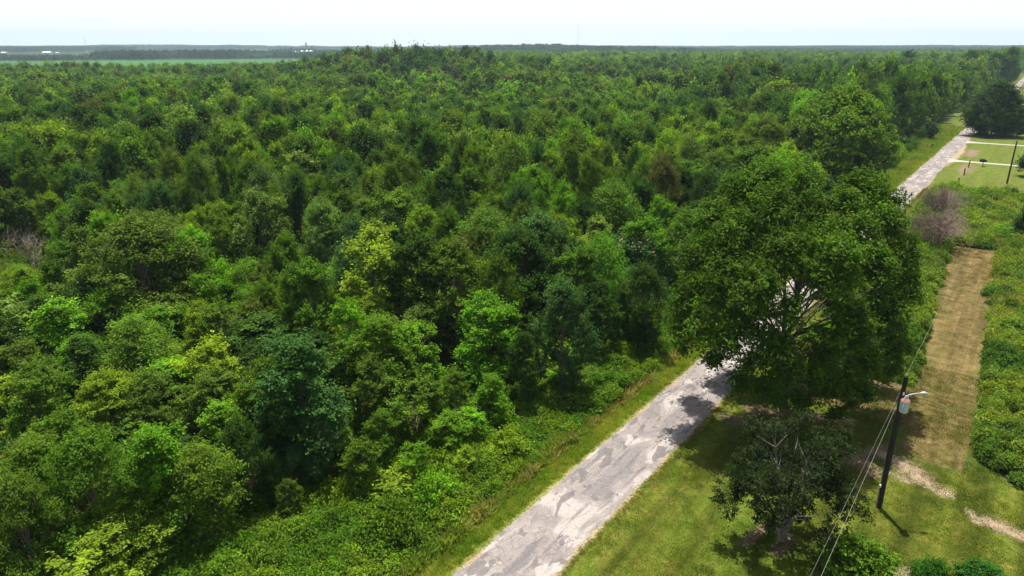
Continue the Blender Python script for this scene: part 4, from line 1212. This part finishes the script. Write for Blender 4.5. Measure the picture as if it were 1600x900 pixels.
# ------------------------------------------------------------------ roadside things
m_post = bark_mat('weathered_post', (.16, .10, .075))
for k, (a, b, h, lab) in enumerate([(1513, 262, 1.9, 'tallest weathered fence post, by the lower driveway'), (1506, 274, 1.7, 'dark slanted fence post, the middle one of the three'), (1497, 290, 1.7, 'reddish fence post of the three, nearest the weeds')]):
    x, y = spot(a, b)
    r = empty('fence_post', (x, y, 0), k); set_prop(r, lab, 'fence post', 'fence posts right of the far road')
    MB().tube([(0, 0, -.2), (.03, 0, h * .6), (.08, .02, h)], [.16, .15, .12], 8).build('post', m_post, r, True)
    MB().tube([(.06, 0, h * .7), (.30, .05, h * .98)], [.05, .04], 6).build('brace', m_post, r)
x, y = spot(1535, 260)
r = empty('mailbox', (x, y, 0), .3); set_prop(r, 'black twin mailbox on a post beside the lower driveway, right of the fence posts', 'mailbox')
MB().tube([(0, 0, -.2), (0, 0, 1.15)], [.09, .08], 8).build('post', m_post, r)
def mailbox(px_, py_, pz_, L, W, H, parent):
    mb = MB(); n = 8
    ring = [(-W / 2, 0), (W / 2, 0)] + [(W / 2 * math.cos(math.pi * k / n), H * .55 + H * .45 * math.sin(math.pi * k / n)) for k in range(n + 1)]
    b = 0
    for yy2 in (-L / 2, L / 2):
        for (u, v) in ring: mb.v.append((px_ + u, py_ + yy2, pz_ + v))
    m_ = len(ring)
    for k in range(m_): mb.f.append([k, (k + 1) % m_, m_ + (k + 1) % m_, m_ + k])
    mb.f.append(list(range(m_))[::-1]); mb.f.append([m_ + k for k in range(m_)])
    return mb.build('box', m_black, parent)
b1 = mailbox(-.42, 0, 1.18, .95, .75, .85, r); MB().box(-.42, -.50, 1.52, .5, .03, .5).build('door', m_black, b1)
b2 = mailbox(.42, .1, 1.15, .95, .62, .62, r); MB().box(.42, -.40, 1.40, .4, .03, .35).build('door', m_black, b2)
MB().box(0, 0, 1.14, 1.7, .12, .06).build('shelf', m_post, r)
x, y = spot(1456, 233)
r = empty('mailbox', (x, y, 0), -.6); set_prop(r, 'small black mailbox on a thin post on the left verge of the far road', 'mailbox')
MB().tube([(0, 0, -.2), (0, 0, 1.15)], [.06, .06], 8).build('post', m_post, r)
b1 = mailbox(0, -.1, 1.15, .9, .42, .42, r); MB().box(.23, -.3, 1.45, .03, .2, .3).build('flag', m_rust, b1)

# white car at the right edge, far down the road
cx_, cy_ = xy(742, .9)
car = empty('parked_car', (cx_, cy_, .04), -math.atan2(U[0], U[1])); set_prop(car, 'white car far down the road at the right edge of the photo', 'car')
m_paint = simple('white_car_paint', (.75, .76, .78), .3, 0, .5, 2, .04)
m_glass = simple('dark_car_glass', (.03, .04, .05), .1, 0, .6)
prof = [(-2.3, .35), (-2.35, .75), (-2.2, .98), (-1.0, 1.05), (-.35, 1.5), (1.3, 1.52), (2.1, 1.08), (2.3, .95), (2.32, .4)]
mb = MB(); 
for sx in (-.88, .88):
    for (u, v) in prof: mb.v.append((sx, u, v))
k_ = len(prof)
for k in range(k_): mb.f.append([k, (k + 1) % k_, k_ + (k + 1) % k_, k_ + k])
mb.f.append(list(range(k_))[::-1]); mb.f.append([k_ + k for k in range(k_)])
mb.build('body', m_paint, car)
MB().poly([(.885, -.75, 1.08), (.885, 1.85, 1.10), (.885, 1.2, 1.45), (.885, -.3, 1.43)]).poly([(-.885, -.75, 1.08), (-.885, 1.85, 1.10), (-.885, 1.2, 1.45), (-.885, -.3, 1.43)]).build('side_window', m_glass, car)
MB().poly([(-.75, -.97, 1.075), (.75, -.97, 1.075), (.68, -.42, 1.455), (-.68, -.42, 1.455)]).build('windscreen', m_glass, car)
for sx in (-.85, .85):
    for uy in (-1.45, 1.45):
        w_ = MB().tube([(sx - .1, uy, .33), (sx + .1, uy, .33)], [.33, .33], 16).build('wheel', m_black, car)
        MB().tube([(sx - .11, uy, .33), (sx + .11, uy, .33)], [.18, .18], 12).build('rim', m_steel, w_)

# ------------------------------------------------------------------ far buildings and masts
m_wall = simple('white_sheet_metal', (.72, .73, .74), .5, 0, .4, .3, .05)
m_roof = simple('pale_metal_roof', (.78, .80, .82), .4, 0, .4, .3, .05)
m_tan = simple('pale_pink_roof', (.60, .46, .42), .7, 0, .3, .3, .1)
m_dark = simple('dark_opening', (.04, .04, .05), .8)
def barn(x, y, L, W, h, rz, label, name='barn', roof=None, rise=.28, z0=0.0):
    r = empty(name, (x, y, z0), rz); set_prop(r, label, 'barn' if name == 'barn' else 'building')
    w = MB().box(0, 0, h / 2, L, W, h).build('wall', m_wall, r)
    e = .5; t = h + W * rise
    mb = MB(); mb.v += [(-L / 2 - e, -W / 2 - e, h - .1), (L / 2 + e, -W / 2 - e, h - .1), (L / 2 + e, 0, t), (-L / 2 - e, 0, t), (-L / 2 - e, W / 2 + e, h - .1), (L / 2 + e, W / 2 + e, h - .1)]
    mb.f += [[0, 1, 2, 3], [3, 2, 5, 4], [0, 3, 4], [1, 5, 2], [0, 4, 5, 1]]
    mb.build('roof', roof or m_roof, r)
    MB().box(0, -W / 2 - .03, h * .38, L * .16, .06, h * .76).build('door', m_dark, r)
    for q in (-.3, .3): MB().box(L * q, -W / 2 - .03, h * .6, L * .06, .06, h * .25).build('window', m_dark, r)
barn(*spot_at(1431, 90, 1330)[:2], 17, 12, 9.5, .3, 'small white building among trees right of centre near the horizon', 'farm_building')
barn(*spot_at(1458, 90, 1340)[:2], 26, 14, 9.0, .2, 'long building with a pinkish roof behind the wood near the horizon at the right', 'farm_building', m_tan)
barn(*spot_at(1483, 91, 1335)[:2], 34, 14, 8.2, .2, 'long white building right of the pinkish roof near the horizon', 'farm_building')
barn(*spot_at(74, 82, 2450)[:2], 26, 16, 8.5, .1, 'white barn beyond the far tree belt at the left', 'barn', None, .25)
barn(*spot_at(90, 82, 2480)[:2], 10, 10, 8.0, .1, 'low white shed just right of the white barn at the left', 'barn', None, .15)
barn(*spot_at(6, 82, 2440)[:2], 22, 14, 8.0, -.1, 'white barn at the very left edge of the photo near the horizon', 'barn', None, .2)
# grain bins: each a thing
gbx, gby, _ = spot_at(475, 80, 1960)
k_m = 1960 / 1143
def grain_bin(x, y, R, h, label):
    r = empty('grain_bin', (x, y, 0)); set_prop(r, label, 'grain bin', 'grain bins at the far elevator')
    MB().lathe(0, 0, [(0, R), (h * .33, R), (h * .34, R * 1.006), (h * .66, R), (h * .67, R * 1.006), (h, R)], 24).build('wall', m_wall, r, True)
    MB().lathe(0, 0, [(h, R * 1.03), (h + R * .5, R * .12), (h + R * .56, R * .11), (h + R * .6, .05)], 24).build('roof', m_roof, r, True)
for (a, dy, R, h, lab) in [(472, 0, 5.2, 16.0, 'white grain bin with a cone roof, leftmost of the three big ones'), (479.5, -6, 5.4, 16.2, 'white grain bin with a cone roof, middle of the three big ones beside the tower'),
                           (485.5, 4, 5.2, 16.2, 'white grain bin with a cone roof, rightmost of the three big ones'), (461.5, 3, 2.9, 15.5, 'narrow white grain bin standing alone left of the big ones'), (466.5, -3, 3.6, 13.6, 'low white grain bin between the narrow bin and the big ones')]:
    x, y, _ = spot_at(a, 80, 1960 + dy); grain_bin(x, y, R, h, lab)
def leg_tower(a, Y, top, w, label, name='elevator_tower'):
    x, y, _ = spot_at(a, 80, Y)
    r = empty(name, (x, y, 0)); set_prop(r, label, 'tower')
    mb = MB()
    for sx, sy in ((-1, -1), (1, -1), (1, 1), (-1, 1)): mb.tube([(sx * w / 2, sy * w / 2, 0), (sx * w / 2, sy * w / 2, top - 4)], [.16, .16], 5)
    for k in range(int((top - 4) / 3)):
        for sx, sy in ((-1, -1), (1, -1), (1, 1), (-1, 1)):
            mb.tube([(sx * w / 2, sy * w / 2, k * 3), (-sy * w / 2, sx * w / 2, k * 3 + 3)], [.1, .1], 4)
    mb.build('frame', m_steel, r)
    MB().box(0, 0, (top - 4) / 2, w * .5, w * .5, top - 4).build('leg_casing', simple('grey_casing', (.20, .22, .25), .6), r)
    MB().box(0, 0, top - 2, w * 1.35, w * 1.35, 4).build('head_house', simple('dark_head_house', (.13, .15, .17), .6), r)
leg_tower(479, 1975, 37.5, 2.4, 'tall thin elevator tower rising above the grain bins on the horizon')
leg_tower(457.5, 1965, 29, 2.6, 'shorter dark elevator tower left of the grain bins')
leg_tower(488, 1985, 28.5, 2.4, 'shorter dark elevator tower right of the grain bins')
m_mast = simple('hazy_mast_steel', (.45, .44, .44), .6, .2)
def mast(a, Y, top, w, label):
    x, y, _ = spot_at(a, 80, Y)
    r = empty('radio_mast', (x, y, 0)); set_prop(r, label, 'mast')
    mb = MB(); c3 = [(w * .58 * math.cos(q), w * .58 * math.sin(q)) for q in (0, 2.094, 4.189)]
    for (u, v) in c3: mb.tube([(u, v, 0), (u, v, top)], [.14, .14], 4)
    for k in range(int(top / 2.5)):
        for q in range(3): mb.tube([(*c3[q], k * 2.5), (*c3[(q + 1) % 3], k * 2.5 + 2.5)], [.07, .07], 3)
    mb.build('lattice', m_mast, r)
    MB().tube([(0, 0, top), (0, 0, top + 4)], [.12, .05], 5).box(0, 0, top - 1, w * 1.6, w * 1.6, 2.5).build('antenna', m_mast, r)
mast(903, 2900, 116, 1.5, 'tall thin radio mast standing above the low hill on the horizon')
mast(136, 2700, 55, 1.1, 'short faint radio mast on the horizon at the far left')

# trees that stand up out of the wood or the belts far away
BIG = [(545, 76, 24, 46, 'dark green'), (575, 80, 24, 38, 'mid green'), (604, 83, 22, 30, 'mid green'), (625, 86, 21, 34, 'olive green'), (655, 78, 23, 36, 'dark green'), (678, 84, 21, 30, 'mid green'),
       (703, 79, 23, 32, 'dark green'), (728, 74, 25, 34, 'dark green'), (745, 76, 24, 30, 'dark green'), (500, 86, 20, 36, 'dark green'), (592, 96, 18, 40, 'dark green'), (640, 99, 17, 40, 'mid green'),
       (820, 88, 20, 44, 'olive green'), (860, 96, 18, 34, 'mid green'), (955, 91, 18, 38, 'brownish green'), (1050, 85, 20, 50, 'dark green'), (1075, 92, 19, 40, 'olive green'), (1030, 98, 18, 40, 'dark green'),
       (1110, 96, 18, 40, 'olive green'), (1145, 93, 19, 44, 'dark green'), (925, 104, 17, 34, 'brownish green'), (1018, 118, 16, 44, 'brownish green'), (1090, 112, 16, 40, 'dark green'), (1190, 108, 17, 44, 'dark green'),
       (1414, 80, 22, 36, 'blue-green'), (1390, 85, 20, 30, 'blue-green'), (1362, 86, 20, 30, 'blue-green'), (1520, 80, 21, 46, 'olive green'), (1585, 76, 23, 34, 'mid green'), (1560, 84, 20, 30, 'dark green')]
BIG_N = 0
for k, (a, b, h, wpx, cl) in enumerate(BIG):
    # distance chosen from the canopy height there, the same for any photo row
    Y_ = {0: 430}.get(-1, None)
    dn = F_PX * ST + (b - 450) * CT
    if dn > 12: x, y = spot(a, b, h)
    else: x, y, _ = spot_at(a, b, 560)
    if y > 900: x, y = x * 900 / y, 900
    z = spot_at(a, b, y)[2]
    hb = ['round-headed', 'lumpy', 'lopsided', 'egg-shaped', 'ragged'][k % 5]
    place_tree(x, y, z - terrain_pt(x, y), wpx * proj(x, y, h)[2] / F_PX * 1.05, hb, cl, group='old trees rising above the far wood', name='tall_tree')

# ------------------------------------------------------------------ labels of the trees and bushes
def region(px_, py_):
    cx = ['far left', 'left', 'left of centre', 'centre', 'right of centre', 'right'][min(5, max(0, int(px_ / 1600 * 6)))]
    ry = 'near the horizon' if py_ < 125 else ('in upper part' if py_ < 230 else ('in upper middle' if py_ < 360 else ('in lower middle' if py_ < 560 else 'at the bottom')))
    return ry, cx
def ordinal(i, n):
    if n == 2: return ['left one of two', 'right one of two'][i]
    if i == 0: return 'leftmost of %d' % n
    if i == n - 1: return 'rightmost of %d' % n
    return ['', 'second', 'third', 'fourth', 'fifth', 'sixth', 'seventh', 'eighth', 'ninth', 'tenth'][i] + ' from left of %d' % n
NUM = ['zero', 'one', 'two', 'three', 'four', 'five', 'six', 'seven', 'eight', 'nine', 'ten', 'eleven', 'twelve']
def label_all(items, noun, cat, where):
    buckets = {}
    for (root, colour, habit, hz) in items:
        z = root.location.z + hz * .7
        p = proj(root.location.x, root.location.y, z)
        ry, cx = region(p[0], p[1])
        buckets.setdefault((colour if isinstance(colour, str) else 'green', habit, ry, cx), []).append((p[0], root))
    for (colour, habit, ry, cx), lst in buckets.items():
        lst.sort(key=lambda q: q[0])
        for i, (_, root) in enumerate(lst):
            lab = '%s %s %s %s, %s%s' % (colour, habit, noun, ry, cx, where)
            if len(lst) > 1:
                o_ = ordinal(i, len(lst))
                for d_ in range(12, 1, -1): o_ = o_.replace('of %d' % d_, 'of %s' % NUM[d_])
                lab += ', ' + o_
            root['label'] = lab; root['category'] = cat
label_all([(r, c, h, hz) for (r, c, h, hz, w) in TREES if r.name.startswith('woodland')], 'woodland tree', 'tree', '')
label_all([(r, c, h, hz) for (r, c, h, hz, w) in TREES if r.name.startswith('tall')], 'tall old tree', 'tree', '')
label_all([(r, c, h, 1.5) for (r, c, h) in BUSHES], 'shrub', 'shrub', '')
HAZE_ON = True
# ------------------------------------------------------------------ haze over the whole place
if HAZE_ON:
    m_h = bpy.data.materials.new('haze'); m_h.use_nodes = True
    nt = m_h.node_tree; nt.nodes.clear()
    o_ = nt.nodes.new('ShaderNodeOutputMaterial'); v = nt.nodes.new('ShaderNodeVolumePrincipled')
    v.inputs['Color'].default_value = (.64, .85, 1.0, 1); v.inputs['Density'].default_value = .00012; v.inputs['Anisotropy'].default_value = .2
    nt.links.new(v.outputs[0], o_.inputs['Volume'])
    hb_ = MB().box(0, 0, 74.0, 15000, 15000, 150.0)
    ho = hb_.build('haze', m_h); set_prop(ho, kind='stuff')
